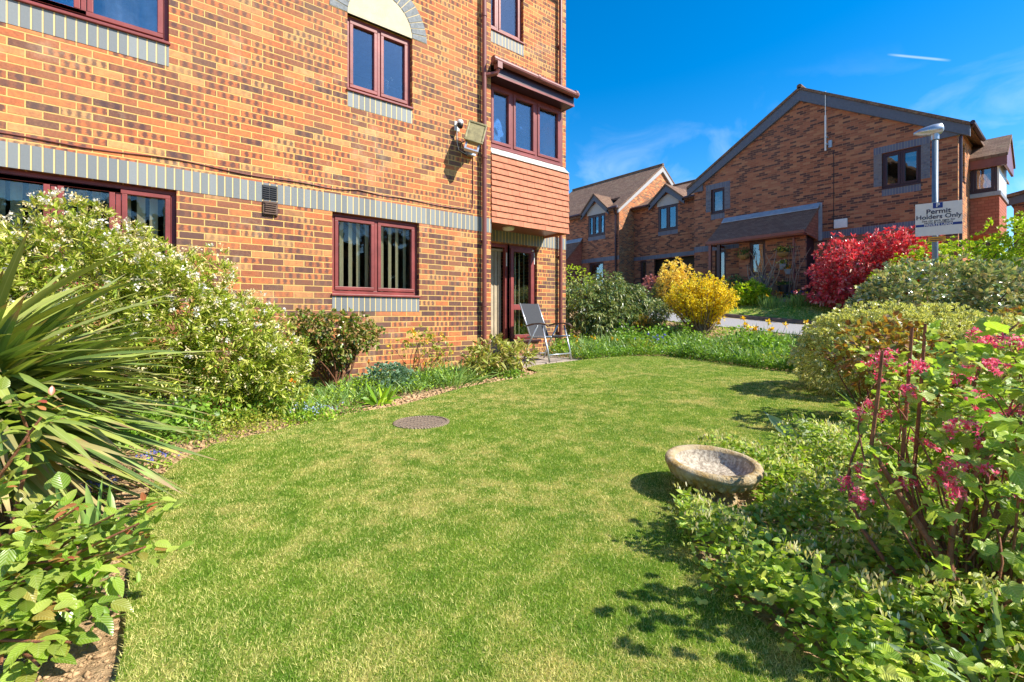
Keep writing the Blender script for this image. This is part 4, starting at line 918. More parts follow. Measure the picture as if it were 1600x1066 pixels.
# ---------------------------------------------------------------- street lamp and signs
lp = at(1461, 8.6); lz = h1(*lp)
sl = thing('street_lamp', 'short blue-grey lamp post with a flat clear-hooded head beside the road', 'street lamp', (lp[0], lp[1], lz))
ztop = CAMZ+275/730*8.6
MB().tube([(lp[0], lp[1], lz-.1), (lp[0], lp[1], ztop)], .045, 16).build('post', M['steel'], sl, smooth=True)
MB().tube([(lp[0], lp[1], ztop-.02), (lp[0], lp[1], ztop+.12)], .06, 16).build('collar', M['alu'], sl, smooth=False)
dv = Vector((-.24, .97, 0)).normalized(); pv = Vector((dv.y, -dv.x, 0)); bc = Vector((lp[0], lp[1], ztop+.15))+dv*.03
b = MB(); ring = []
for (f_, w_, zt, zb) in ((-.15, .05, .05, -.02), (-.12, .10, .12, -.07), (.0, .11, .12, -.08), (.16, .10, .08, -.06), (.27, .04, .03, -.015)):
    c_ = bc+dv*f_; ring.append([c_+pv*w_*math.cos(a)+Vector((0, 0, (zt if math.sin(a) > 0 else -zb)*math.sin(a))) for a in [2*math.pi*i/12 for i in range(12)]])
for r_ in ring: b.v += [tuple(q) for q in r_]
for i in range(4):
    for k in range(12): b.f.append((i*12+k, i*12+(k+1) % 12, (i+1)*12+(k+1) % 12, (i+1)*12+k))
b.f += [tuple(range(12))[::-1], tuple(range(48, 60))]
b.build('lamp_head', M['alu'], sl, smooth=True)
b = MB(); b.lathe([(.06, -.045), (.055, -.06), (.03, -.07), (.001, -.072)], tuple(bc+dv*.04), 16, cap=False); b.build('lamp_lens', M['glass'], sl, smooth=True)
# sign on the post: local frame (dv to the left in the photo, outward -pv)
sw_, sh_ = .64, .60; so = Vector((lp[0], lp[1], 0))-pv*.06; rt = -dv  # rt points right in the photo
if rt.x < 0: rt = rt
out = Vector((-rt.y, rt.x, 0))
if out.dot(Vector((-lp[0], -lp[1], 0))) < 0: out = -out
so = Vector((lp[0], lp[1], 0))+out*.055
zc = CAMZ+(492-343)/730*8.6
sg = thing('parking_sign', 'white Permit Holders Only parking sign mounted on the lamp post', 'sign', (so.x, so.y, zc))
cxs = .04  # plate sits slightly right of the post
def plate(name, a0, a1, z0, z1, t0, t1, mat, par):
    b = MB(); p = [so+rt*(a0+cxs)+out*t0, so+rt*(a1+cxs)+out*t0, so+rt*(a1+cxs)+out*t1, so+rt*(a0+cxs)+out*t1]
    b.hexa([(q.x, q.y, zc+z0) for q in p]+[(q.x, q.y, zc+z1) for q in p]); return b.build(name, mat, par)
plate('sign_plate', -sw_/2, sw_/2, -sh_/2, sh_/2, 0, .004, M['sign'], sg)
plate('sign_symbol_panel', -.075, .06, sh_/2-.105, sh_/2-.005, .0045, .006, M['signblue'], sg)
plate('sign_band', -sw_/2+.004, sw_/2-.004, -.13, -.085, .0045, .006, M['signblue'], sg)
b = MB()
for z in (-.2, .2):
    for s_ in (-.07, .07): pass
def text(body, size, a, z, mat, par, bold=0., name='lettering', t=.0065):
    cu = bpy.data.curves.new(name, 'FONT'); cu.body = body; cu.size = size; cu.align_x = 'CENTER'; cu.align_y = 'CENTER'; cu.extrude = .0006; cu.offset = bold; cu.resolution_u = 3
    tmp = bpy.data.objects.new('tmp', cu); col.objects.link(tmp); bpy.context.view_layer.update()
    me = bpy.data.meshes.new_from_object(tmp.evaluated_get(bpy.context.evaluated_depsgraph_get())); bpy.data.objects.remove(tmp)
    pl_ = wloc(par)
    for v in me.vertices:
        q = so+rt*(a+cxs+v.co.x)+out*(t+v.co.z); v.co = (q.x-pl_.x, q.y-pl_.y, zc+z+v.co.y-pl_.z)
    me.materials.clear(); me.materials.append(mat); o = bpy.data.objects.new(name, me); col.objects.link(o); o.parent = par; return o
text('P', .10, -.007, sh_/2-.055, M['sign'], sg, .003)
text('Permit', .125, 0, .135, M['signtext'], sg, .0025)
text('Holders Only', .112, 0, .04, M['signtext'], sg, .002)
text('See car park signs for', .052, 0, -.03, M['signtext'], sg, .0006)
text('terms & conditions', .050, 0, -.066, M['signtext'], sg, .0006)
text('PRIVATE LAND', .058, 0, -.108, M['sign'], sg, .0015)
ys_ = thing('notice_plate', 'small yellow plate on the lamp post under the parking sign', 'sign', (so.x, so.y, zc-.37))
b = MB(); p = [so+rt*(-.10)+out*0, so+rt*(.14)+out*0, so+rt*(.14)+out*.004, so+rt*(-.10)+out*.004]; b.hexa([(q.x, q.y, zc-.415) for q in p]+[(q.x, q.y, zc-.325) for q in p]); b.build('plate', M['yellow'], ys_)
b = MB(); p = [so+rt*(-.07)+out*.0045, so+rt*(.10)+out*.0045, so+rt*(.10)+out*.006, so+rt*(-.07)+out*.006]; b.hexa([(q.x, q.y, zc-.40) for q in p]+[(q.x, q.y, zc-.385) for q in p]); b.hexa([(q.x, q.y, zc-.365) for q in p]+[(q.x, q.y, zc-.355) for q in p]); b.build('plate_marking', M['signtext'], ys_)

# ---------------------------------------------------------------- bird bath, manhole, chair
bx, by = 2.25, 1.20; bz = h1(bx, by)
bb = thing('bird_bath', 'round weathered stone bird bath tilted among the comfrey at the lawn edge', 'bird bath', (bx, by, bz))
tilt = Matrix.Rotation(R(4.5), 3, Vector((.78, -.62, 0)))@Matrix.Rotation(R(1.5), 3, Vector((.62, .78, 0)))
k = .228
prof = [(.06, -.09), (.10, -.088), (.14, -.07), (.175, -.05), (.205, -.03), (.218, -.012), (.226, .0), (.228, .016), (.222, .028), (.205, .033), (.188, .030), (.180, .016), (.172, -.008), (.155, -.034), (.11, -.046), (.05, -.05), (.0005, -.05)]
cen = (bx, by, bz+.155)
b = MB(); b.lathe(prof[:12], cen, 64, tilt, cap=False); b.build('bowl', M['stone'], bb, smooth=True)
b = MB(); b.lathe(prof[11:], cen, 64, tilt, cap=False); b.build('basin', M['stone_pale'], bb, smooth=True)
b = MB()
for i in range(26):
    a = 2*math.pi*i/26; c_ = tilt@Vector((.192*math.cos(a), .192*math.sin(a), -.032)); 
    q = tilt@Vector((-math.sin(a), math.cos(a), 0)); nrm = (tilt@Vector((math.cos(a), math.sin(a), -.8))).normalized()
    o0 = len(b.v); N1, N2 = 8, 5; up_ = nrm.cross(q)
    for i2 in range(N2+1):
        for k2 in range(N1):
            th = i2/N2*math.pi/2; an = 2*math.pi*k2/N1
            v = Vector(cen)+c_+q*.021*math.cos(th)*math.cos(an)+up_*.032*math.cos(th)*math.sin(an)+nrm*.016*math.sin(th); b.v.append(tuple(v))
    for i2 in range(N2):
        for k2 in range(N1): b.f.append((o0+i2*N1+k2, o0+i2*N1+(k2+1) % N1, o0+(i2+1)*N1+(k2+1) % N1, o0+(i2+1)*N1+k2))
b.build('petal_moulding', M['stone'], bb, smooth=True)
b = MB(); b.lathe([(.12, 0), (.12, .015), (.085, .03), (.07, .06), (.08, .095)], (bx, by, bz-.01), 32); b.build('pedestal', M['stone'], bb, smooth=False)
P_ = np.stack([rng.normal(0, .055, 130)+cen[0], rng.normal(0, .055, 130)+cen[1], np.full(130, cen[2]-.045)], 1)
M['litter'] = leaf_mat('dry_litter', [(.20, .13, .07), (.42, .32, .2)], trans=.1, rib=0)
leaves('leaf_litter', M['litter'], P_, rdir(130)*[1, 1, .15], jit(.02, 130, .5), .004, 'diamond', bb)
mh = thing('manhole_cover', 'round rusty patterned drain cover sunk in the lawn', 'manhole cover', (MH[0], MH[1], 0))
MB().lathe([(.23, 0), (.23, .036), (.222, .040), (.205, .040), (.203, .034), (.0005, .034)], (MH[0], MH[1], 0), 48, cap=False).build('cover', M['iron'], mh)
b = MB()
for i in range(-6, 7):
    for j in range(-6, 7):
        x, y = i*.032+(.016 if j % 2 else 0), j*.03
        if x*x+y*y < .19**2:
            a = .5 if (i+j) % 2 else -.5; c_, s_ = math.cos(a)*.012, math.sin(a)*.012; nx_, ny_ = -s_*.3, c_*.3
            p = [(MH[0]+x-c_-nx_, MH[1]+y-s_-ny_), (MH[0]+x+c_-nx_, MH[1]+y+s_-ny_), (MH[0]+x+c_+nx_, MH[1]+y+s_+ny_), (MH[0]+x-c_+nx_, MH[1]+y-s_+ny_)]
            b.hexa([(q[0], q[1], .034) for q in p]+[(q[0], q[1], .0356) for q in p])
b.build('tread_pattern', M['iron'], mh)
# patio slabs by the door
b = MB()
for i in range(4):
    for j in range(2):
        x, y = 4.42+i*.51, 5.60+j*.46; z = .135+.004*((i*7+j*3) % 3); b.box(x, x+.5, y, y+.45, -.02, z)
tag(b.build('patio', M['patio'], bevel=.006), kind='structure')
# folding garden chair
cb = Vector((5.48, 5.88, .14)); cr = thing('garden_chair', 'grey reclining folding garden chair on the slabs outside the glazed door', 'chair', tuple(cb))
fw_ = Vector((.12, -1, 0)).normalized(); sd_ = Vector((fw_.y, -fw_.x, 0))   # fw_ where the sitter looks
def C_(f, s, z): q = cb+fw_*f+sd_*s; return (q.x, q.y, cb.z+z)
AL = M['alu']; fab = plain('grey_mesh_fabric', (.055, .058, .065), .8, .2, var=.08, scale=60)
for s in (-1, 1):
    MB().tube([C_(.30, s*.29, 0), C_(.26, s*.29, .2), C_(.14, s*.29, .60)], .015, 10).build('leg', AL, cr, smooth=True)
    MB().tube([C_(-.30, s*.27, 0), C_(-.20, s*.27, .25), C_(.02, s*.27, .60)], .015, 10).build('leg', AL, cr, smooth=True)
    b = MB(); p = []
    for (f, w_, z) in ((-.20, .022, .60), (-.05, .03, .635), (.12, .032, .645), (.24, .028, .63), (.29, .015, .60)):
        p.append((f, w_, z))
    for i in range(len(p)-1):
        (f0, w0, z0), (f1, w1, z1) = p[i], p[i+1]; b.hexa([C_(f0, s*.30-w0, z0-.022), C_(f1, s*.30-w1, z1-.022), C_(f1, s*.30+w1, z1-.022), C_(f0, s*.30+w0, z0-.022), C_(f0, s*.30-w0, z0), C_(f1, s*.30-w1, z1), C_(f1, s*.30+w1, z1), C_(f0, s*.30+w0, z0)])
    b.build('armrest', M['brown'], cr)
    MB().tube([C_(-.16, s*.23, .38), C_(-.30, s*.235, .70), C_(-.42, s*.235, .98)], .014, 10).build('back_rail', AL, cr, smooth=True)
    MB().tube([C_(-.24, s*.24, .40), C_(.30, s*.245, .42)], .014, 10).build('seat_rail', AL, cr, smooth=True)
def cloth(name, pts, w):
    b = MB(); 
    for i in range(len(pts)-1):
        (f0, z0), (f1, z1) = pts[i], pts[i+1]; b.hexa([C_(f0, -w, z0-.003), C_(f1, -w, z1-.003), C_(f1, w, z1-.003), C_(f0, w, z0-.003), C_(f0, -w, z0), C_(f1, -w, z1), C_(f1, w, z1), C_(f0, w, z0)])
    return b.build(name, fab, cr)
cloth('backrest', [(-.15, .40), (-.21, .52), (-.29, .70), (-.415, .975)], .225); cloth('seat', [(.29, .42), (.1, .39), (-.1, .38), (-.2, .40)], .235)
b = MB(); b.tube([C_(.28, -.29, .12), C_(.28, .29, .12)], .012, 8); b.tube([C_(-.27, -.27, .10), C_(-.27, .27, .10)], .012, 8); b.build('stretcher', AL, cr, smooth=True)

# ---------------------------------------------------------------- planter, pots and baskets by the porch
tb = thing('timber_planter', 'weathered timber sleeper edging the pots in front of the porch', 'planter', (17.2, 5.9, 1.3))
b = MB(); zz = h1(17.2, 5.9); b.box(17.15, 17.27, 4.93, 6.84, zz-.1, zz+.17); b.box(17.27, 18.1, 4.93, 5.03, zz-.1, zz+.16); b.build('sleeper', M['timber'], tb, bevel=.01)
b = MB(); b.box(17.27, 18.2, 5.03, 6.84, zz-.1, zz+.10); b.build('soil', M['soil'], tb)
GRN = leaf_mat('pot_foliage', [(.05, .11, .02), (.12, .20, .04)], trans=.3, rib=0)
YEL = leaf_mat('pale_yellow_petal', [(.80, .62, .06), (.85, .72, .2)], rib=0, trans=.3, tcol=(1, .9, .3))
ORP = leaf_mat('orange_petal', [(.80, .28, .03), (.85, .45, .05)], rib=0, trans=.3, tcol=(1, .6, .2))
PUR = leaf_mat('violet_petal', [(.18, .10, .45), (.3, .18, .6)], rib=0, trans=.3, tcol=(.8, .6, 1))
def pot(label, x, y, z, r, h, pm, lm=None, fm=None, spread=1.0, tall=.2, name='plant_pot', group=None, nl=160, prof=None):
    t = thing(name, label, 'plant pot' if name == 'plant_pot' else 'hanging basket', (x, y, z), group)
    MB().lathe(prof or [(r*.7, 0), (r*.95, h*.85), (r*1.08, h*.86), (r*1.08, h), (r*.9, h), (r*.85, h*.9)], (x, y, z), 18).build('pot' if name == 'plant_pot' else 'basket', pm, t, smooth=False)
    if lm:
        p = np.array([x, y, z+h])+rng.normal(size=(nl, 3))*np.array([r*spread*.6, r*spread*.6, tall*.3])+np.array([0, 0, tall*.45])
        leaves('foliage', lm, p, unit(p-np.array([x, y, z+h*.4]))+rdir(nl)*.6, jit(.09, nl, .4), .035, 'oval', t)
    if fm:
        m_ = 70; p = np.array([x, y, z+h])+rng.normal(size=(m_, 3))*np.array([r*spread*.65, r*spread*.65, tall*.25])+np.array([0, 0, tall*.75]); leaves('flowers', fm, p, rdir(m_), .06, .05, 'oval', t)
    return t
zt = zz+.10
pot('terracotta pot with a yellow flowering plant, beside the red bush', 17.55, 5.40, zt, .14, .22, M['terra'], GRN, YEL)
pot('low terracotta bowl at the right end of the timber edging', 17.4, 5.32-.12, zt, .17, .08, M['terra'], GRN, tall=.1)
pot('small pale grey pot at the corner of the timber edging', 17.38, 5.0+.1, zt, .09, .14, M['greypot'])
pot('grey pot of wispy silver plants in front of the dark porch door', 17.7, 5.78, zt, .14, .16, M['greypot'], GRN, tall=.25)
pot('dark bucket holding violet flowers under the porch wall', 17.75, 6.5, zt, .17, .15, M['black'], GRN, PUR, tall=.14)
pot('small orange pot beside the violet flowers', 17.4, 6.85, h1(17.4, 6.85), .1, .2, M['terra'], None, ORP, tall=.08)
pot('dark grey tub in front of the porch brick wall', 17.9, 6.9, h1(17.9, 6.9), .2, .42, M['black'], GRN, tall=.1)
bp = [(.02, 0), (.12, .04), (.19, .12), (.21, .17), (.2, .18)]
pot('coir wall basket left of the porch window, trailing green plants', 18.12, 8.42, 3.02, .2, .17, M['basket'], GRN, None, name='wall_basket', prof=bp, tall=.25)
pot('coir wall basket right of the porch window, with pale yellow flowers', 18.12, 7.02, 2.98, .22, .17, M['basket'], GRN, YEL, name='wall_basket', prof=bp, tall=.22)
pot('upper grey tin pot hanging on the porch wall below the right basket', 18.16, 7.05, 2.55, .11, .2, M['greypot'], GRN, YEL, name='wall_basket', tall=.1, nl=60)
pot('lower grey tin pot hanging on the porch wall beside the downpipe', 18.16, 6.88, 2.37, .11, .18, M['greypot'], GRN, ORP, name='wall_basket', tall=.1, nl=60)
# ---------------------------------------------------------------- plants
L_ = leaf_mat
LM = dict(
 choisya=L_('mexican_orange_leaf', [(.13, .21, .02), (.30, .40, .03), (.52, .56, .08), (.64, .60, .20)], .35, .25, .6),
 white=L_('white_blossom', [(.80, .74, .55), (.90, .88, .82), (.95, .93, .9)], rib=0, trans=.3, tcol=(1, 1, .9)),
 bud=L_('cream_bud', [(.70, .58, .28), (.86, .76, .50)], rib=0, trans=.2),
 yucca=L_('sword_leaf', [(.08, .15, .04), (.16, .25, .06), (.27, .37, .08), (.44, .47, .10), (.20, .30, .08), (.52, .42, .18)], .5, .15, .35, rib=.35, tip=True),
 rose=L_('rose_leaf', [(.13, .24, .02), (.24, .40, .03), (.36, .50, .06), (.44, .54, .10), (.24, .40, .04), (.48, .56, .12), (.30, .46, .05), (.42, .20, .06)], .3, .35, .6, vein=True),
 rosered=L_('rose_young_leaf', [(.32, .06, .04), (.42, .14, .06), (.30, .26, .06)], .3, .3, .6),
 wallrose=L_('wall_rose_leaf', [(.07, .14, .02), (.16, .26, .03), (.28, .34, .06), (.36, .17, .08), (.48, .44, .2)], .3, .25, .7),
 lime=L_('lime_leaf', [(.20, .30, .03), (.38, .42, .05), (.50, .46, .08)], .4, .35),
 bay=L_('olive_leaf', [(.20, .26, .03), (.38, .42, .07), (.52, .50, .15), (.50, .36, .14)], .35, .25, .6),
 blue=L_('blue_green_leaf', [(.13, .24, .15), (.22, .36, .24), (.30, .44, .30)], .5, .25, rib=0),
 green=L_('fresh_green_leaf', [(.10, .22, .02), (.19, .36, .03), (.32, .48, .06)], .4, .35),
 gcov=L_('ground_cover_leaf', [(.09, .20, .012), (.20, .37, .02), (.36, .54, .03), (.50, .60, .09)], .45, .3, rib=0),
 strap=L_('bulb_strap_leaf', [(.11, .23, .05), (.21, .36, .08), (.34, .47, .13)], .4, .25, rib=0),
 mahonia=L_('evergreen_leaf', [(.05, .11, .04), (.12, .20, .06), (.26, .31, .08), (.44, .42, .17)], .32, .2, .7),
 fors=L_('forsythia_flower', [(.86, .62, .015), (.94, .76, .02), (.96, .86, .06)], .6, .35, rib=0, tcol=(1, .9, .3)),
 gold=L_('golden_leaf', [(.80, .50, .08), (.90, .66, .16), (.86, .72, .2)], .5, .3, rib=0),
 pinkh=L_('pink_shoot', [(.35, .10, .12), (.55, .22, .26)], .5, .3, rib=0),
 phot=L_('red_leaf', [(.34, .03, .05), (.72, .05, .09), (.86, .14, .18), (.60, .03, .05), (.92, .50, .50), (.30, .16, .05)], .28, .25, .7, tcol=(1.4, .5, .4), rib=.1),
 hedge=L_('bright_hedge_leaf', [(.16, .30, .012), (.36, .52, .02), (.54, .66, .03), (.62, .66, .08)], .4, .3, rib=0),
 elae=L_('glossy_oval_leaf', [(.09, .17, .08), (.22, .33, .15), (.44, .50, .24), (.70, .62, .32), (.76, .62, .34)], .22, .15, .9),
 euon=L_('variegated_leaf', [(.13, .22, .04), (.22, .30, .06), (.28, .32, .08)], .35, .2, .6, edge=(.86, .80, .34), rib=0),
 copper=L_('copper_leaf', [(.28, .10, .03), (.42, .20, .04), (.36, .30, .06), (.22, .26, .05)], .35, .35),
 ribes=L_('currant_leaf', [(.16, .29, .03), (.30, .46, .06), (.46, .60, .11), (.58, .64, .20)], .42, .4, rib=.35, vein=True),
 pink=L_('pink_blossom', [(.78, .05, .15), (.92, .16, .30), (.95, .45, .55)], .5, .35, rib=0, tcol=(1.2, .6, .8)),
 comf=L_('comfrey_leaf', [(.09, .19, .012), (.22, .39, .02), (.42, .58, .03), (.64, .68, .12), (.30, .48, .03)], .42, .35, rib=.3, vein=True),
 bell=L_('cream_bell', [(.55, .42, .20), (.74, .68, .36), (.84, .80, .55)], .5, .35, rib=0),
 daff=L_('daffodil_petal', [(.85, .52, .02), (.90, .66, .04)], .5, .3, rib=0, tcol=(1, .9, .3)),
 blueb=L_('bluebell_petal', [(.12, .14, .50), (.30, .34, .70)], .5, .3, rib=0, tcol=(.8, .8, 1.2)),
 fmn=L_('forget_me_not_petal', [(.35, .48, .78), (.6, .68, .88)], .5, .3, rib=0, tcol=(.8, .9, 1.1)),
 orange=L_('orange_petal_bed', [(.85, .24, .02), (.9, .4, .03)], .5, .3, rib=0, tcol=(1, .7, .3)),
 pale=L_('pale_hosta_leaf', [(.22, .32, .18), (.38, .46, .30)], .45, .25, rib=.4),
 darkhedge=L_('dark_hedge_leaf', [(.02, .04, .015), (.05, .08, .02)], .9, .1, .1, rib=0),
 dry=L_('dry_leaf', [(.32, .2, .08), (.5, .36, .16)], .7, .1, rib=0),
)
def plant(name, label, cat, x, y, blobs, tips, per, L, W, mat, kind='leaf', base=None, nst=30, r0=.012, r1=.003, shell=.55, lump=.16, spread=1., upb=.3, droop=.15, flat=.5, bark='bark', jl=.3, zmin=.03, flowers=None, group=None, extra=None, sb=.12):
    z0 = h1(x, y); t = thing(name, label, cat, (x, y, z0), group)
    bl = [(x+a, y+b, z0+c, d, e, f) for a, b, c, d, e, f in blobs]
    p, o = crown(bl, tips, shell, lump, z0+zmin); P_, D_ = whorl(p, o, per, spread, upb); n = len(P_)
    P_ = P_+D_*(L*.15)
    leaves('foliage', mat, P_, D_, jit(L, n, jl), jit(W, n, jl), kind, t, droop, flat=flat)
    if nst:
        k = rng.choice(len(p), min(nst, len(p)), replace=False); bs = base or (0, 0)
        stems('stem', M[bark], (x+bs[0], y+bs[1], z0-.02), [p[i] for i in k], t, r0, r1, .12, sb)
    for fl_ in (flowers or []):
        nf, fp, fL, fW, fm, fk, out, zb = fl_
        q, oo = crown(bl, nf*3, .93, lump, z0+zmin); keep = np.argsort(-(q[:, 2]*zb+rng.random(len(q))*.5))[:nf]; q, oo = q[keep], oo[keep]; q = q+oo*out
        FP, FD_ = whorl(q, oo, fp, 3., .2); FP = FP+rng.normal(size=FP.shape)*fL*.5
        leaves('flowers', fm, FP, FD_, jit(fL, len(FP), .3), jit(fW, len(FP), .3), fk, t, 0)
    return t, p, o

plant('mexican_orange_bush', 'large evergreen bush with narrow leaves and white blossom, under the left ground floor window', 'bush', 0, 4.9,
      [(-1.25, .05, .90, .7, .6, .76), (-.35, 0, .98, .6, .6, .78), (.2, -.05, .86, .55, .55, .64), (.66, -.05, .58, .45, .5, .52), (.92, -.12, .36, .34, .42, .38)], 6800, 10, .064, .0145, LM['choisya'], 'leaf', nst=26, r0=.014, shell=.5, spread=1.5,
      flowers=[(400, 14, .021, .014, LM['white'], 'oval', .03, .35), (1700, 9, .019, .011, LM['bud'], 'oval', .03, .1)])
# sword leaved yucca at the left edge
yx, yy_ = -.54, 2.92; yu = thing('yucca', 'big sword-leaved yucca reaching in from the left edge of the garden', 'yucca', (yx, yy_, 0))
n = 620; a = rng.random(n)*2*math.pi; el = np.arcsin(np.clip(rng.random(n)*1.42-.64, -1, .72))
D_ = np.stack([np.cos(a)*np.cos(el), np.sin(a)*np.cos(el), np.sin(el)], 1); P_ = np.array([yx, yy_, .57])+D_*.04+np.stack([np.zeros(n), np.zeros(n), (rng.random(n)-.5)*.30+.08*el], 1)
leaves('foliage', LM['yucca'], P_, D_, .55+.37*rng.random(n), .030+.020*rng.random(n), 'strap', yu, .06+.22*rng.random(n)*(el > -.1), flat=.25)
MB().tube([(yx, yy_, -.02), (yx+.02, yy_, .25), (yx, yy_+.01, .62)], [.07, .06, .05], 10).build('trunk', M['bark'], yu, smooth=True)
# foreground rose at the lower left
rx, ry = at(-70, 1.42); rs = thing('rose_bush', 'leafy rose with arching red-brown canes in the near left corner', 'rose', (rx, ry, 0))
tips = []
def atz(px, py, d): q = at(px, d); return (q[0], q[1], CAMZ-(py-492)/730*d)
for (px_, py_, d_) in ((20, 640, 1.30), (75, 650, 1.28), (5, 770, 1.2), (60, 830, 1.3), (130, 790, 1.35), (190, 800, 1.36), (225, 815, 1.36), (236, 850, 1.38), (180, 860, 1.3), (110, 880, 1.25), (40, 900, 1.15), (150, 930, 1.3), (100, 960, 1.2), (30, 980, 1.12), (70, 1010, 1.12), (10, 870, 1.25), (-40, 760, 1.2), (-60, 900, 1.2), (60, 1040, 1.12), (0, 1040, 1.1), (120, 1000, 1.22), (95, 780, 1.4), (160, 830, 1.4), (55, 930, 1.3), (125, 850, 1.42)):
    tips.append(atz(px_, py_, d_))
stems('cane', M['redbark'], (rx, ry, -.02), tips, rs, .0085, .003, .10, .07, 7, 8)
def pinnate(tips, nper, base, sp=.05, size=.05, mat=None, par=None, red=None, name='foliage', back=.35, w=.62):
    Pl, Dl, Sl = [], [], []; b0 = Vector(base)
    for t in tips:
        t = Vector(t); ax = (t-b0); ln = ax.length
        for j in range(nper):
            u = 1-back*random.random(); c_ = b0.lerp(t, u)+Vector(np.random.default_rng(len(Pl)).normal(size=3)*.018)
            dr_ = (ax.normalized()+Vector(rng.normal(size=3))*.9+Vector((0, 0, .25))).normalized(); sd2 = dr_.cross(Vector((0, 0, 1))).normalized()
            for k in range(3):
                for s_ in ((-1, 1) if k < 2 else (0,)):
                    Pl.append(c_+dr_*(sp*(k+.6))+sd2*s_*.006); Dl.append((dr_*(1 if s_ == 0 else .55)+sd2*s_*.85+Vector(rng.normal(size=3))*.12)); Sl.append(size*random.uniform(.75, 1.2)*(1.15 if s_ == 0 else 1))
    Sl = np.array(Sl); return leaves(name, mat, np.array(Pl), np.array(Dl), Sl, Sl*w, 'ovate', par, .22, flat=.25)
pinnate(tips, 6, (rx, ry, 0), .034, .050, LM['rose'], rs, back=.42)
for i in (0, 1, 2, 6, 7, 4, 9): pinnate([tips[i]], 1, (rx, ry, 0), .02, .032, LM['rosered'], rs, name='young_shoot', back=.02, w=.4)
# wall rose
plant('wall_rose', 'small dark-leaved rose with coppery shoots against the wall below the two-light window', 'rose', 1.80, 5.55, [(0, 0, .66, .40, .3, .32), (.28, -.02, .70, .30, .25, .22), (-.25, 0, .72, .28, .25, .26), (.05, 0, .42, .16, .16, .12)], 800, 6, .052, .03, LM['wallrose'], 'leaf', nst=26, r0=.014, shell=.4, spread=1.6, zmin=.1, sb=.06)
plant('kerria_bush', 'thin yellow-green rose with a few yellow flowers in front of the brick wall', 'rose', 2.85, 5.5, [(0, 0, .46, .36, .22, .26), (.3, 0, .42, .2, .2, .2)], 110, 4, .045, .026, LM['lime'], 'leaf', nst=22, r0=.006, r1=.002, shell=.2, spread=1.5, flowers=[(12, 12, .03, .022, LM['daff'], 'oval', .01, .3)])
plant('bay_shrub', 'low shrub of long olive leaves at the corner of the bed by the downpipe', 'shrub', 3.92, 5.22, [(0, 0, .30, .40, .25, .24), (.38, .02, .26, .25, .22, .2), (-.3, 0, .2, .25, .22, .2)], 240, 6, .095, .032, LM['bay'], 'leaf', nst=30, r0=.008, shell=.35, spread=1.4, sb=.15)
plant('columbine', 'blue-green columbine clump between the wall rose and the day lilies', 'columbine', 2.28, 5.15, [(0, 0, .17, .30, .24, .17)], 420, 4, .032, .034, LM['blue'], 'lobed', nst=14, r0=.003, r1=.0015, shell=.6, upb=.8, flat=.2)
def clump(name, label, cat, x, y, n, L, W, mat, r=.06, lean=.5, droop=.25, flower=None, nf=0, fh=None, group=None, fs=.05):
    z = h1(x, y); t = thing(name, label, cat, (x, y, z), group)
    q = rng.normal(size=(n, 2))*r; P_ = np.stack([x+q[:, 0], y+q[:, 1], np.full(n, z-.005)], 1)
    D_ = unit(np.stack([q[:, 0]/r*lean*.5+rng.normal(size=n)*lean*.4, q[:, 1]/r*lean*.5+rng.normal(size=n)*lean*.4, np.ones(n)], 1))
    leaves('foliage', mat, P_, D_, jit(L, n, .25), jit(W, n, .2), 'strap', t, jit(droop, n, .8), flat=.2, up=np.stack([rng.normal(size=n), rng.normal(size=n), np.zeros(n)], 1))
    if flower:
        fh = fh or L*1.0; tp = []
        for i in range(nf): tp.append((x+random.gauss(0, r*1.3), y+random.gauss(0, r*1.3), z+fh*random.uniform(.8, 1.08)))
        stems('flower_stem', M['stemgreen'], (x, y, z), tp, t, .004, .003, .03, r)
        for q_ in tp: FP, FD_ = whorl(np.array([q_]), rdir(1)*.3+np.array([-.8, -.3, .1]), 9, 2.5, 0); leaves('bloom', flower, FP, FD_, fs, fs*.6, 'oval', t, 0)
    return t
M['stemgreen'] = plain('flower_stem_green', (.14, .24, .05), .5, .3)
clump('day_lily', 'broad clump of arching strap leaves in the middle of the wall bed', 'day lily', 3.02, 5.0, 190, .42, .014, LM['strap'], .16, .8, .45)
clump('day_lily', 'second strap-leaved clump, against the bricks right of the columbine', 'day lily', 2.66, 5.3, 120, .36, .013, LM['strap'], .13, .7, .4)
clump('marigold', 'single pale orange flower above a rosette of flopped leaves at the bed edge', 'flower', 1.93, 4.62, 34, .24, .035, LM['gcov'], .05, 1., .5, LM['orange'], 1, .42, fs=.032)
clump('poppy', 'orange poppy beside the end of the big white-flowered bush', 'flower', 1.12, 4.55, 30, .2, .02, LM['gcov'], .06, .8, .3, LM['orange'], 2, .3, fs=.04)
clump('crocus_clump', 'tuft of fine grassy leaves near the bed edge, below the big bush', 'bulb clump', .35, 4.15, 60, .2, .008, LM['strap'], .06, .9, .4)
clump('iris', 'fan of grey-green strap leaves at the near left edge of the lawn', 'iris', -.12, 2.35, 26, .30, .028, LM['strap'], .04, .5, .2)
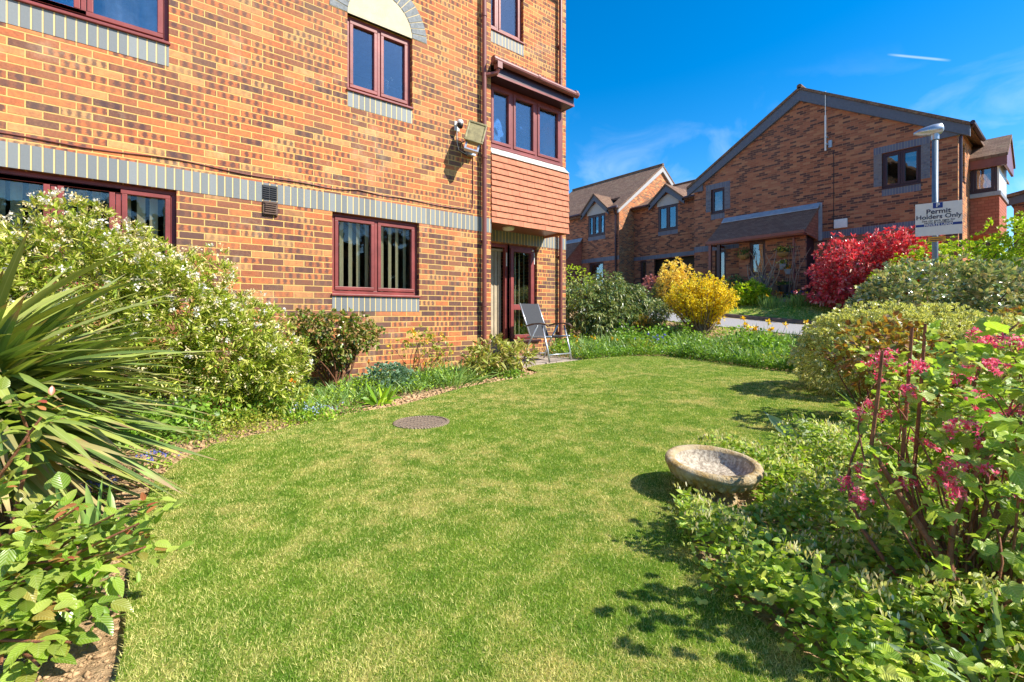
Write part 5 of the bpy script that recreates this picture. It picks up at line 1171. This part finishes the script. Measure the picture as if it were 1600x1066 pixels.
def fleck(name, label, cat, x, y, r, hgt, mat, fm, n=260, nf=60, L=.035, fs=.010, kind='oval'):
    z = h1(x, y); t = thing(name, label, cat, (x, y, z)); q = rng.normal(size=(n, 2))*r*.5
    P_ = np.stack([x+q[:, 0], y+q[:, 1], z+rng.random(n)*hgt*np.exp(-(q**2).sum(1)/(r*r))], 1); leaves('foliage', mat, P_, rdir(n)+[0, 0, .7], jit(L, n, .4), L*.45, kind, t, .2)
    if fm:
        q = rng.normal(size=(nf, 2))*r*.45; c_ = np.stack([x+q[:, 0], y+q[:, 1], z+hgt*(.75+.4*rng.random(nf))], 1); FP = np.repeat(c_, 5, 0)+rng.normal(size=(nf*5, 3))*fs*.8; leaves('flowers', fm, FP, rdir(nf*5)+[0, 0, .5], fs*1.2, fs, 'oval', t, 0)
    return t
fleck('forget_me_not', 'patch of pale blue forget-me-nots on the bare soil at the front of the wall bed', 'flower', 1.18, 4.2, .22, .12, LM['gcov'], LM['fmn'], 700, 32)
fleck('grape_hyacinth', 'small violet-blue flowers on the soil under the sword leaves', 'flower', .08, 3.50, .12, .09, LM['gcov'], LM['blueb'], 60, 22, fs=.011)
fleck('grape_hyacinth', 'violet-blue flower spot at the lawn edge lower down, under the yucca leaf tips', 'flower', -.15, 3.1, .08, .08, LM['gcov'], LM['blueb'], 40, 24, fs=.012)
fleck('herb_clump', 'bright yellow-green herb mound where the soil strip meets the big bush', 'herb', .62, 4.22, .42, .17, LM['lime'], None, 1500, 0, .028)
fleck('herb_clump', 'dense mid-green mound of small leaves left of the bright herb mound', 'herb', .15, 4.3, .35, .22, LM['green'], None, 900, 0, .045)
fleck('herb_clump', 'small green plant alone on the bare soil behind the drain cover', 'herb', 1.55, 4.36, .16, .1, LM['green'], None, 260, 0, .03)
fleck('herb_clump', 'bright green seedling tuft at the right tip of the wall bed', 'herb', 4.0, 4.93, .2, .12, LM['green'], None, 300, 0, .045)
fleck('herb_clump', 'low green weed at the lawn edge under the near rose', 'herb', -.16, 1.95, .16, .09, LM['green'], None, 260, 0, .035)
# low growth between the named plants of the wall bed
def bathk(X, Y):
    dd = np.hypot(X-2.25, Y-1.20); tow = np.hypot(X-1.95, Y-1.0)
    return dd > .20, np.clip((np.minimum(dd, tow+.12)-.02)/.45, .55, 1)
def cover(name, poly, n, hgt, L, W, mat, kind='oval', par=None, up=.8, patch=3., thr=-.2, k0=0., hole=False):
    xs = [p[0] for p in poly]; ys = [p[1] for p in poly]; X = rng.uniform(min(xs), max(xs), n*4); Y = rng.uniform(min(ys), max(ys), n*4)
    s_ = np.sin(X*patch+k0)*np.cos(Y*patch*1.1+k0*2)+.5*np.sin(X*patch*2.3+Y*patch*1.9)
    ok = inpoly(X, Y, poly) & (s_ > thr); X, Y, s_ = X[ok][:n], Y[ok][:n], s_[ok][:n]; n = len(X)
    hh = hgt*(.45+.4*np.clip(s_-thr, 0, 1.5))
    if name in ('border_plants', 'border_herbs', 'bed_weeds'): hh = hgt*np.clip(.62+.5*np.sin(X*6.1+Y*1.7)*np.cos(Y*6.7-X*1.2)+.3*np.sin(X*13+Y*8), .08, 1.3)
    if hole: hh = hgt*(.62+.38*np.sin(X*7.3+Y*2.)*np.cos(Y*8.1-X)+.22*np.sin(X*15+Y*9)); hh = np.clip(hh, .04, 1)
    if hole: kp, kh = bathk(X, Y); X, Y, hh = X[kp], Y[kp], (hh*kh)[kp]; n = len(X)
    Z = H_(X, Y)+hh*rng.random(n)**.7
    o = leaves(name, mat, np.stack([X, Y, Z], 1), rdir(n)*[1, 1, .5]+[0, 0, up], jit(L, n, .4), jit(W, n, .4), kind, par, .25)
    return tag(o, kind='stuff') if par is None else o
BEDL = [(1.0, 4.35), (1.7, 4.6), (2.6, 4.85), (3.3, 5.0), (4.1, 5.1), (4.2, 5.9), (1.0, 5.9)]
cover('bed_weeds', BEDL, 6500, .20, .04, .018, LM['gcov'], thr=-.9)
cover('bed_grass', BEDL, 2600, .06, .20, .007, LM['strap'], 'strap', up=1.3, thr=-.6, k0=1.)
cover('ivy_cover', [(-.5, 4.1), (.1, 4.05), (1.0, 4.4), (1.2, 4.9), (-.6, 4.9)], 2600, .28, .045, .03, LM['green'], thr=-1.)
cover('yucca_litter', [(-1.2, 2.0), (-.2, 2.4), (-.1, 3.4), (.2, 3.9), (-1.2, 4.2)], 900, .03, .09, .012, LM['dry'], 'diamond', up=.1, thr=-1.)
# soil clods along the open strips of the bed
pts_ = []
def clods(poly, n, s0, s1):
    xs = [p[0] for p in poly]; ys = [p[1] for p in poly]; X = rng.uniform(min(xs), max(xs), n*6); Y = rng.uniform(min(ys), max(ys), n*6); ok = inpoly(X, Y, poly); X, Y = X[ok][:n], Y[ok][:n]
    for x, y in zip(X, Y): pts_.append((x, y, (s0+(s1-s0)*random.random()**2.5)*.72))
clods([(1.2, 4.18), (1.75, 4.26), (2.1, 4.33), (2.6, 4.53), (3.0, 4.69), (3.5, 4.75), (4.1, 4.8), (4.42, 4.95), (4.45, 5.25), (4.0, 5.15), (3.2, 5.0), (2.4, 4.75), (1.6, 4.5), (1.1, 4.4)], 2100, .008, .032)
clods([(.05, 3.2), (.2, 3.52), (.42, 3.82), (.82, 3.96), (1.2, 4.12), (1.1, 4.35), (.3, 4.1), (-.25, 3.6), (-.2, 3.0)], 900, .005, .02)
clods([(-.1, 1.0), (-.05, 1.6), (-.03, 2.1), (0, 2.6), (.05, 3.1), (-.3, 3.1), (-.45, 2.4), (-.45, 1.2), (-.4, .6)], 2300, .003, .012)
ico = bmesh.new(); bmesh.ops.create_icosphere(ico, subdivisions=1, radius=1); iv = np.array([v.co[:] for v in ico.verts]); ifc = [[v.index for v in f.verts] for f in ico.faces]; ico.free()
n = len(pts_); A = np.array(pts_); co = iv[None]*(1+.95*(rng.random((n, len(iv), 1))-.5))*np.array([1, 1, .75])*A[:, 2][:, None, None]*(1+.5*(rng.random((n, 1, 3))-.5))
co += np.stack([A[:, 0], A[:, 1], H_(A[:, 0], A[:, 1])+A[:, 2]*.35], 1)[:, None, :]
me = bpy.data.meshes.new('soil_clods'); me.from_pydata([], [], []); fa = np.array(ifc)[None]+(np.arange(n)*len(iv))[:, None, None]
me.vertices.add(n*len(iv)); me.vertices.foreach_set('co', co.astype(np.float32).ravel()); me.loops.add(fa.size); me.loops.foreach_set('vertex_index', fa.astype(np.int32).ravel()); me.polygons.add(fa.shape[0]*fa.shape[1])
me.polygons.foreach_set('loop_start', (np.arange(fa.shape[0]*fa.shape[1])*3).astype(np.int32)); me.polygons.foreach_set('loop_total', np.full(fa.shape[0]*fa.shape[1], 3, np.int32)); me.update(calc_edges=True); me.materials.append(M['clod'])
o = bpy.data.objects.new('soil_clods', me); col.objects.link(o); tag(o, kind='stuff')

# ---- far border
mx_, my_ = 8.75, 7.05
plant('evergreen_shrub', 'spreading dark evergreen shrub at the end of the brick building, behind the garden chair', 'shrub', mx_, my_, [(-.75, .35, .85, .62, .6, .62), (-.1, .1, 1.0, .65, .6, .60), (.45, -.05, .92, .55, .55, .42), (.95, -.35, .72, .42, .4, .28), (-.3, -.2, .5, .8, .5, .45)], 3000, 7, .09, .028, LM['mahonia'], 'leaf', nst=60, r0=.02, shell=.5, spread=1.2, droop=.5, upb=.1, lump=.2, sb=.25)
tq = plant('dwarf_nandina', 'low red-brown leaved shrub under the right side of the dark evergreen', 'shrub', 8.95, 6.35, [(0, 0, .32, .35, .3, .25)], 260, 5, .06, .02, LM['copper'], 'leaf', nst=14, r0=.006, shell=.4)
fx, fy = at(1095, 10.3); fz = h1(fx, fy); fo = thing('forsythia', 'forsythia bush covered in bright yellow flowers beside the road', 'forsythia', (fx, fy, fz))
tp = []; 
for i in range(150):
    a = random.uniform(0, 6.28); r_ = .80*math.sqrt(random.random()); hh = (1.20+random.uniform(-.16, .10))*math.sqrt(max(.16, 1-(r_/.98)**2)); tp.append((fx+math.cos(a)*r_, fy+math.sin(a)*r_, fz+hh))
stems('stem', M['twig'], (fx, fy, fz-.05), tp, fo, .012, .004, .10, .22, 5, 6)
P_ = []
for t in tp:
    for k in range(46):
        u = .28+.72*random.random()**.8; P_.append(Vector((fx, fy, fz)).lerp(Vector(t), u)+Vector(rng.normal(size=3))*.055)
P_ = np.array(P_); P_ = np.repeat(P_, 4, 0)+rng.normal(size=(len(P_)*4, 3))*.014; leaves('flowers', LM['fors'], P_, rdir(len(P_)), jit(.042, len(P_), .3), .022, 'oval', fo, 0)
kk = np.array([[t[0], t[1], t[2]] for t in tp[:90]])+rng.normal(size=(90, 3))*.05; FP, FD_ = whorl(kk, np.tile([0, 0, 1.], (90, 1)), 6, 1.5); leaves('foliage', LM['lime'], FP, FD_, .05, .02, 'oval', fo)
def shrub2(name, label, px_, d, r, hgt, mat, tips=500, per=6, L=.09, W=.04, kind='oval', cat='shrub', zc=.55, **k):
    x, y = at(px_, d); return plant(name, label, cat, x, y, [(0, 0, hgt*zc, r, r*.8, hgt*(1-zc)*1.05), (r*.35, -.2*r, hgt*.4, r*.7, r*.6, hgt*.38), (-r*.4, .2*r, hgt*.42, r*.65, r*.6, hgt*.38)], tips, per, L, W, mat, kind, **k)
shrub2('golden_shrub', 'golden-leaved shrub in front of the dark garage opening', 1056, 17., .70, 1.7, LM['gold'], 650, 6, .13, .05, nst=30, r0=.02, shell=.2)
shrub2('pink_shrub', 'small pink-tipped shrub left of the golden one', 1020, 18., .45, 1.15, LM['pinkh'], 260, 6, .10, .04, nst=12)
shrub2('conifer_shrub', 'dark green shrub between the pink shrub and the forsythia', 1040, 17.2, .6, 1.0, LM['mahonia'], 350, 6, .10, .04, nst=12)
shrub2('clipped_hedge', 'clipped bright green hedge top beyond the dark evergreen', 893, 14.5, .85, 1.38, LM['hedge'], 700, 6, .06, .03, nst=12, shell=.8, lump=.04)
shrub2('laurel_shrub', 'light green leafy shrub on the verge right of the forsythia', 1172, 16.2, .62, .80, LM['hedge'], 420, 7, .12, .05, nst=16)
shrub2('dark_shrub', 'small dark shrub beneath the left end of the porch', 1150, 18.0, .45, .7, LM['mahonia'], 200, 6, .1, .04, nst=8)
x, y = 16.9, 4.3
plant('photinia', 'large red-leaved bush in front of the gable house', 'bush', x, y, [(0, 0, 1.15, 1.15, 1.3, 1.0), (-.1, .55, .85, .85, .65, .8), (0, -.9, 1.25, .9, .9, .95), (.1, .1, .5, 1.1, 1.4, .5)], 3000, 8, .13, .048, LM['phot'], 'leaf', nst=50, r0=.03, shell=.5, spread=1.1, upb=.6, lump=.26)
x, y = 15.9, 1.7
plant('spiraea_hedge', 'big bright green bush behind the lamp post, at the right edge', 'bush', x, y, [(0, .4, 1.15, 1.2, 1.3, 1.0), (.2, -1.1, 1.45, 1.2, 1.2, 1.15), (0, -2.2, 1.3, 1.2, 1.2, 1.0), (-.3, 1.4, .9, .9, .8, .7), (-.2, -.6, .8, 1.1, 1.8, .8)], 5200, 8, .085, .04, LM['hedge'], 'oval', nst=50, r0=.03, shell=.72, spread=1.3, lump=.2)
x, y = 9.75, 1.62
plant('elaeagnus', 'wide mound of glossy grey-green and tan leaves in front of the lamp post', 'bush', x, y, [(0, 0, .80, .8, .95, .68), (.15, -.75, .75, .8, .7, .62), (-.1, .6, .6, .6, .55, .52), (0, -.1, .4, .9, 1.2, .4)], 2300, 7, .095, .048, LM['elae'], 'leaf', nst=60, r0=.02, shell=.66, spread=1.1, lump=.12)
x, y = 5.72, 1.32
plant('euonymus', 'dense variegated cream-edged bush on the right side of the lawn', 'bush', x, y, [(0, 0, .46, .62, .66, .44), (.25, -.35, .48, .6, .5, .40), (-.2, .3, .38, .45, .4, .38), (.05, -.9, .42, .5, .45, .36)], 3300, 8, .046, .024, LM['euon'], 'leaf', nst=50, r0=.012, shell=.78, spread=1.1, lump=.07)
x, y = 4.36, .98
plant('coppery_rose', 'shrub with coppery young leaves in front of the variegated bush', 'rose', x, y, [(0, 0, .58, .38, .36, .24), (.1, -.1, .34, .34, .34, .28)], 420, 5, .055, .033, LM['copper'], 'leaf', nst=26, r0=.009, shell=.2, spread=1.5, sb=.1)
shrub2('orange_shrub', 'low orange-leaved shrub at the right edge, beyond the flowering currant', 1600, 5.3, .5, .80, LM['copper'], 520, 6, .06, .03, nst=20)
shrub2('spindle_shrub', 'dark-leaved shrub with red shoots under the bright green bush at the right edge', 1598, 10., .6, 1.2, LM['wallrose'], 400, 6, .09, .04, nst=20)
# flowering currant
cxr, cyr = 1.86, .24; cu_ = thing('flowering_currant', 'flowering currant with red-brown stems and hanging pink blossom in the near right corner', 'flowering currant', (cxr, cyr, 0))
A_ = [(*at(1450, 1.66), .58, .26, .26, .26), (*at(1590, 1.55), .60, .34, .30, .30), (*at(1730, 1.5), .6, .35, .3, .3), (*at(1520, 1.75), .62, .3, .3, .26), (*at(1400, 1.5), .34, .16, .16, .15), (*at(1600, 1.3), .35, .3, .2, .25), (1.73, .02, .74, .26, .24, .2)]
p, o = crown(A_, 640, .2, .2, .12); st_ = [p[i] for i in rng.choice(len(p), 46, replace=False)]
stems('stem', M['redbark'], (cxr, cyr, -.02), st_[:11], cu_, .0095, .003, .18, .06, 8, 8); stems('twig', M['redbark'], (cxr, cyr, .0), st_[11:], cu_, .0045, .0016, .16, .08, 6, 8)
b = MB()
for (px_, p0, p1, d_) in ((1421, 690, 512, 1.62), (1442, 680, 506, 1.66), (1375, 640, 548, 1.56)):
    q0 = Vector(atz(px_-14, p0+60, d_)); q1 = Vector(atz(px_+4, p1, d_)); b.tube([Vector((cxr, cyr, .12)), q0.lerp(Vector((cxr, cyr, .1)), .35), q0, q0.lerp(q1, .5)+Vector((.008, 0, 0)), q1], [.010, .0085, .0065, .0058, .005], 9)
b.build('cut_stem', M['redbark'], cu_)
P_, D_ = whorl(p, o, 3, 1.6, .25); n = len(P_); leaves('foliage', LM['ribes'], P_, D_, jit(.040, n, .35), jit(.040, n, .3), 'palm', cu_, .2, flat=.35)
nc = 92; q, oo = crown(A_, nc*2, .80, .2, .35); q = q[:nc]
extra_q = [atz(*e) for e in ((1320, 752, 1.6), (1345, 780, 1.55), (1450, 690, 1.6), (1440, 575, 1.6), (1405, 600, 1.62), (1385, 640, 1.6), (1430, 615, 1.55), (1540, 530, 1.6), (1545, 640, 1.5), (1590, 640, 1.5), (1530, 690, 1.5), (1410, 750, 1.5), (1570, 880, 1.4), (1590, 770, 1.4), (1555, 650, 1.45), (1500, 580, 1.5), (1420, 605, 1.5))]
q = np.concatenate([q, np.array(extra_q)]); nc = len(q); per = 44
rd_ = unit(rng.normal(size=(nc*4, 3))*[.8, .8, .3]+[0, 0, -.5]); rd_ = np.repeat(rd_, per//4, 0); tt_ = rng.random(nc*per)[:, None]; FP = np.repeat(q, per, 0)+rd_*tt_*.042+rng.normal(size=(nc*per, 3))*(.0075*(1.15-tt_)); FP = np.repeat(FP, 2, 0)
leaves('flowers', LM['pink'], FP, rdir(len(FP))+[0, 0, -.2], jit(.013, len(FP), .3), .0065, 'oval', cu_, 0)
# comfrey and friends
CO = [(2.32, 1.50), (2.6, 1.48), (3.0, 1.28), (3.6, 1.08), (4.2, .8), (4.6, .4), (4, -.4), (2.6, -1.2), (1.6, -1.2), (1.22, -.3), (1.30, .4), (1.43, .72), (1.60, .98), (1.86, 1.17), (2.04, 1.23)]
cf = cover('comfrey', CO, 46000, .24, .034, .0175, LM['comf'], 'ovate', thr=-2., up=.55, patch=2.2, hole=True)
X = rng.uniform(1.4, 4.6, 9000); Y = rng.uniform(-.6, 1.7, 9000); ok = inpoly(X, Y, CO) & bathk(X, Y)[0]; X, Y = X[ok][:2300], Y[ok][:2300]; n = len(X)
s_ = np.sin(X*2.2)*np.cos(Y*2.42)+.5*np.sin(X*5.06+Y*4.18); Z = H_(X, Y)+np.clip(.24*(.62+.38*np.sin(X*7.3+Y*2.)*np.cos(Y*8.1-X)+.22*np.sin(X*15+Y*9)), .04, 1)*1.02*bathk(X, Y)[1]+.012*rng.normal(size=n)
FP = np.repeat(np.stack([X, Y, Z], 1), 7, 0)+rng.normal(size=(n*7, 3))*np.array([.013, .013, .008]); fb = leaves('comfrey_flowers', LM['bell'], FP, rdir(n*7)*.5+[0, 0, -.9], jit(.019, n*7, .3), .0068, 'oval', None, 0); tag(fb, kind='stuff')
for (lab, x, y, r_, n_) in (('rosette of scalloped geranium leaves at the near edge of the shaded bed', 1.47, .60, .15, 90), ('second patch of scalloped geranium leaves nearer the lawn corner, below the first', 1.40, .36, .16, 100)):
    t = thing('geranium', lab, 'geranium', (x, y, 0)); q = rng.normal(size=(n_, 2))*r_*.55; leaves('foliage', LM['comf'], np.stack([x+q[:, 0], y+q[:, 1], .05+.13*rng.random(n_)], 1), rdir(n_)*[1, 1, .2]+[0, 0, .15], jit(.033, n_, .3), jit(.036, n_, .2), 'palm', t, .1, up=np.tile([0, 0, 1.5], (n_, 1)), flat=.4)
clump('iris', 'long arching strap leaves at the bottom right corner under the currant', 'iris', *at(1560, 1.15), 24, .34, .016, LM['pale'], .06, .8, .4)
clump('lamb_ear', 'pale broad-leaved plant behind the comfrey, beneath the variegated bush', 'leafy plant', 3.55, 1.12, 14, .24, .085, LM['pale'], .06, .9, .25)
clump('grassy_tuft', 'tuft of bright grassy leaves at the foot of the variegated bush', 'bulb clump', 4.95, 1.15, 50, .26, .009, LM['strap'], .08, .7, .3)
# strip of border at the end of the lawn
BF = [(5.95, 5.50), (6.45, 5.46), (6.95, 5.2), (7.24, 4.8), (7.24, 4.3), (7.04, 3.7), (6.8, 3.1), (6.65, 2.5), (6.5, 1.9), (7.4, 1.6), (8.0, 2.4), (8.3, 3.4), (8.7, 4.6), (9.5, 6.4), (9.2, 8), (7.0, 7.6), (6.75, 6.6), (5.98, 6.6)]
cover('border_plants', BF, 15000, .27, .05, .022, LM['gcov'], 'oval', thr=-2., patch=3.1)
cover('border_herbs', BF, 9000, .42, .075, .038, LM['green'], 'oval', thr=.15, patch=2.3, k0=2.)
cover('border_lime_herbs', BF, 6000, .32, .045, .024, LM['lime'], 'oval', thr=.35, patch=3.4, k0=4.)
cover('border_silver_herbs', BF, 4000, .30, .05, .016, LM['blue'], 'oval', thr=.45, patch=2.7, k0=5.5)
cover('border_grass', BF, 5500, .08, .34, .012, LM['strap'], 'strap', up=1.5, thr=-.3, patch=2.6, k0=.7)
cover('border_back', [(8.2, 2.4), (9.0, 2.6), (9.6, 3.6), (10.2, 4.8), (10.2, 7.4), (9.2, 8.2), (8.6, 6.4), (8.6, 4.6), (8.2, 3.4)], 3800, .07, .05, .024, LM['gcov'], 'oval', thr=-2., patch=3.3)
cover('border_blue_flowers', [(6.9, 5.6), (7.6, 4.9), (7.5, 4.0), (8.2, 4.2), (8.5, 5.4), (7.6, 6.2)], 700, .34, .018, .014, LM['fmn'], 'oval', thr=.1, patch=4.)
cover('border_moss', [(6.0, 5.4), (6.9, 5.1), (7.2, 4.6), (6.9, 3.6), (6.6, 2.6), (6.8, 2.4), (7.3, 3.6), (7.5, 4.8), (6.9, 5.6), (6.0, 5.8)], 5200, .16, .035, .02, LM['green'], 'oval', thr=-2.)
fl_spots = [(1158, 8.9, 3), (1182, 9.0, 2), (1205, 8.6, 0), (1190, 8.3, 3), (1225, 8.3, 1), (1250, 8.1, 1), (1168, 8.2, 0), (1215, 8.2, 2), (1240, 7.9, 0), (1195, 7.7, 0), (1150, 8.0, 0), (1262, 8.0, 0)]
nm = ['yellow daffodils in bloom nearest the forsythia', 'daffodil clump with two blooms just right of the forsythia', 'leafy daffodil clump without blooms at the back by the road', 'daffodil clump with three blooms in the middle of the border', 'daffodil clump with one bloom by the road kerb', 'single-bloomed daffodil clump near the variegated bush', 'flowerless daffodil leaves in front of the forsythia\'s right side', 'daffodil clump with two low blooms at the centre of the strip', 'tall daffodil leaves near the front, left of the variegated bush', 'front daffodil leaves at the lawn side of the strip', 'daffodil leaves at the foot of the forsythia', 'last daffodil leaves touching the variegated bush']
for i, ((px_, d, nf), lb) in enumerate(zip(fl_spots, nm)):
    clump('daffodil_clump', lb, 'daffodils', *at(px_, d), 110, .38, .016, LM['strap'], .15, .45, .2, LM['daff'] if nf else None, nf, .47, 'daffodil clumps in the border', .075)
clump('bluebell', 'bluebells in flower between the evergreen shrub and the forsythia', 'bluebells', *at(1030, 8.9), 60, .28, .013, LM['strap'], .12, .6, .4, LM['blueb'], 9, .34, fs=.035)
clump('bluebell', 'lime strap leaves with bluebells left of the forsythia', 'bluebells', *at(1003, 8.9), 80, .36, .018, LM['lime'], .10, .4, .2, LM['blueb'], 3, .3, fs=.03)
for px_, lb in ((903, 'yellow primrose closest to the garden chair'), (925, 'yellow primrose below the dark evergreen'), (958, 'yellow primrose at the lawn edge right of the evergreen')):
    x, y = at(px_, 8.6); clump('primrose', lb, 'primrose', x, y, 20, .10, .03, LM['lime'], .04, 1., .3, LM['daff'], 3, .36, 'primroses along the lawn end', .035)
for px_, d, nf, lb in ((1205, 15.4, 1, 'leafy daffodil clump on the verge nearest the light green shrub'), (1243, 15.2, 1, 'middle daffodil clump on the verge before the timber edging'), (1268, 15.0, 2, 'right daffodil clump on the verge before the timber edging')):
    clump('verge_daffodils', lb, 'daffodils', *at(px_, d), 120, .44, .018, LM['strap'], .13, .35, .12, LM['daff'], nf, .48, 'daffodil clumps on the verge', .07)
x, y = 17.6, 7.55; z = h1(x, y); t = thing('bare_buddleia', 'bare pale shrub stems standing in front of the porch window', 'shrub', (x, y, z))
stems('stem', M['twigpale'] if 'twigpale' in M else M['timber'], (x, y, z), [(x+random.uniform(-.1, .1), y+random.uniform(-.7, .6), z+random.uniform(.7, 1.75)) for _ in range(22)], t, .03, .007, .1, .2, 6, 7)
q = rng.normal(size=(40, 3))*[.1, .4, .15]+[x, y, z+.55]; leaves('foliage', LM['gold'], q, rdir(40), .10, .05, 'oval', t)
x, y = 17.9, 6.7; z = h1(x, y); t = thing('climbing_stems', 'bare climbing stems against the right pier of the porch', 'climber', (x, y, z)); stems('stem', M['timber'], (x, y, z), [(x+random.uniform(0, .2), y+random.uniform(-.6, .3), z+random.uniform(1.4, 2.2)) for _ in range(9)], t, .012, .005, .08, .15, 5, 8)
x, y = at(1290, 17.2)
cover('verge_blades', [(15.2, 3), (15.2, 9.5), (17.0, 9.5), (17.0, 3)], 9000, .03, .07, .010, M['grass'], 'tri', up=1., thr=-2.)
# trees behind the camera mirrored in the panes; unseen hedge added to darken reflections
def tree(name, label, x, y, hgt, seed):
    random.seed(seed); t = thing(name, label, 'tree', (x, y, h1(x, y))); b = MB()
    def grow(p, d, l, r, k):
        q = p+d*l; b.tube([p, p.lerp(q, .5)+Vector(rng.normal(size=3))*l*.04, q], [r, r*.85, r*.7], 6, cap=False)
        if k == 0: return
        for _ in range(3): grow(q, (d+Vector(rng.normal(size=3))*.55+Vector((0, 0, .15))).normalized(), l*random.uniform(.62, .8), r*.62, k-1)
    grow(Vector((x, y, -.1)), Vector((0, 0, 1)), hgt*.3, hgt*.009, 6); b.build('trunk', M['twig'], t, smooth=True); random.seed(7)
tree('garden_tree', 'bare garden tree behind the viewer, mirrored in the ground floor panes', 8.5, -9.5, 8, 3)
tree('garden_tree', 'second bare garden tree behind the viewer, further along, mirrored in the panes', 13.5, -12, 9, 5)
plant('reflection_hedge', 'tall dark evergreen hedge added behind the viewer to block sky from the pane reflections', 'hedge', 10, -15, [(-12, 0, 2.4, 5, 1.2, 2.9), (-5, 0, 2.6, 5, 1.2, 3.2), (3, 0, 2.4, 5, 1.2, 2.8), (10, .5, 2.6, 5, 1.2, 3.4), (17, .5, 2.4, 5, 1.2, 3.)], 8000, 6, .50, .3, LM['darkhedge'], 'oval', nst=20)
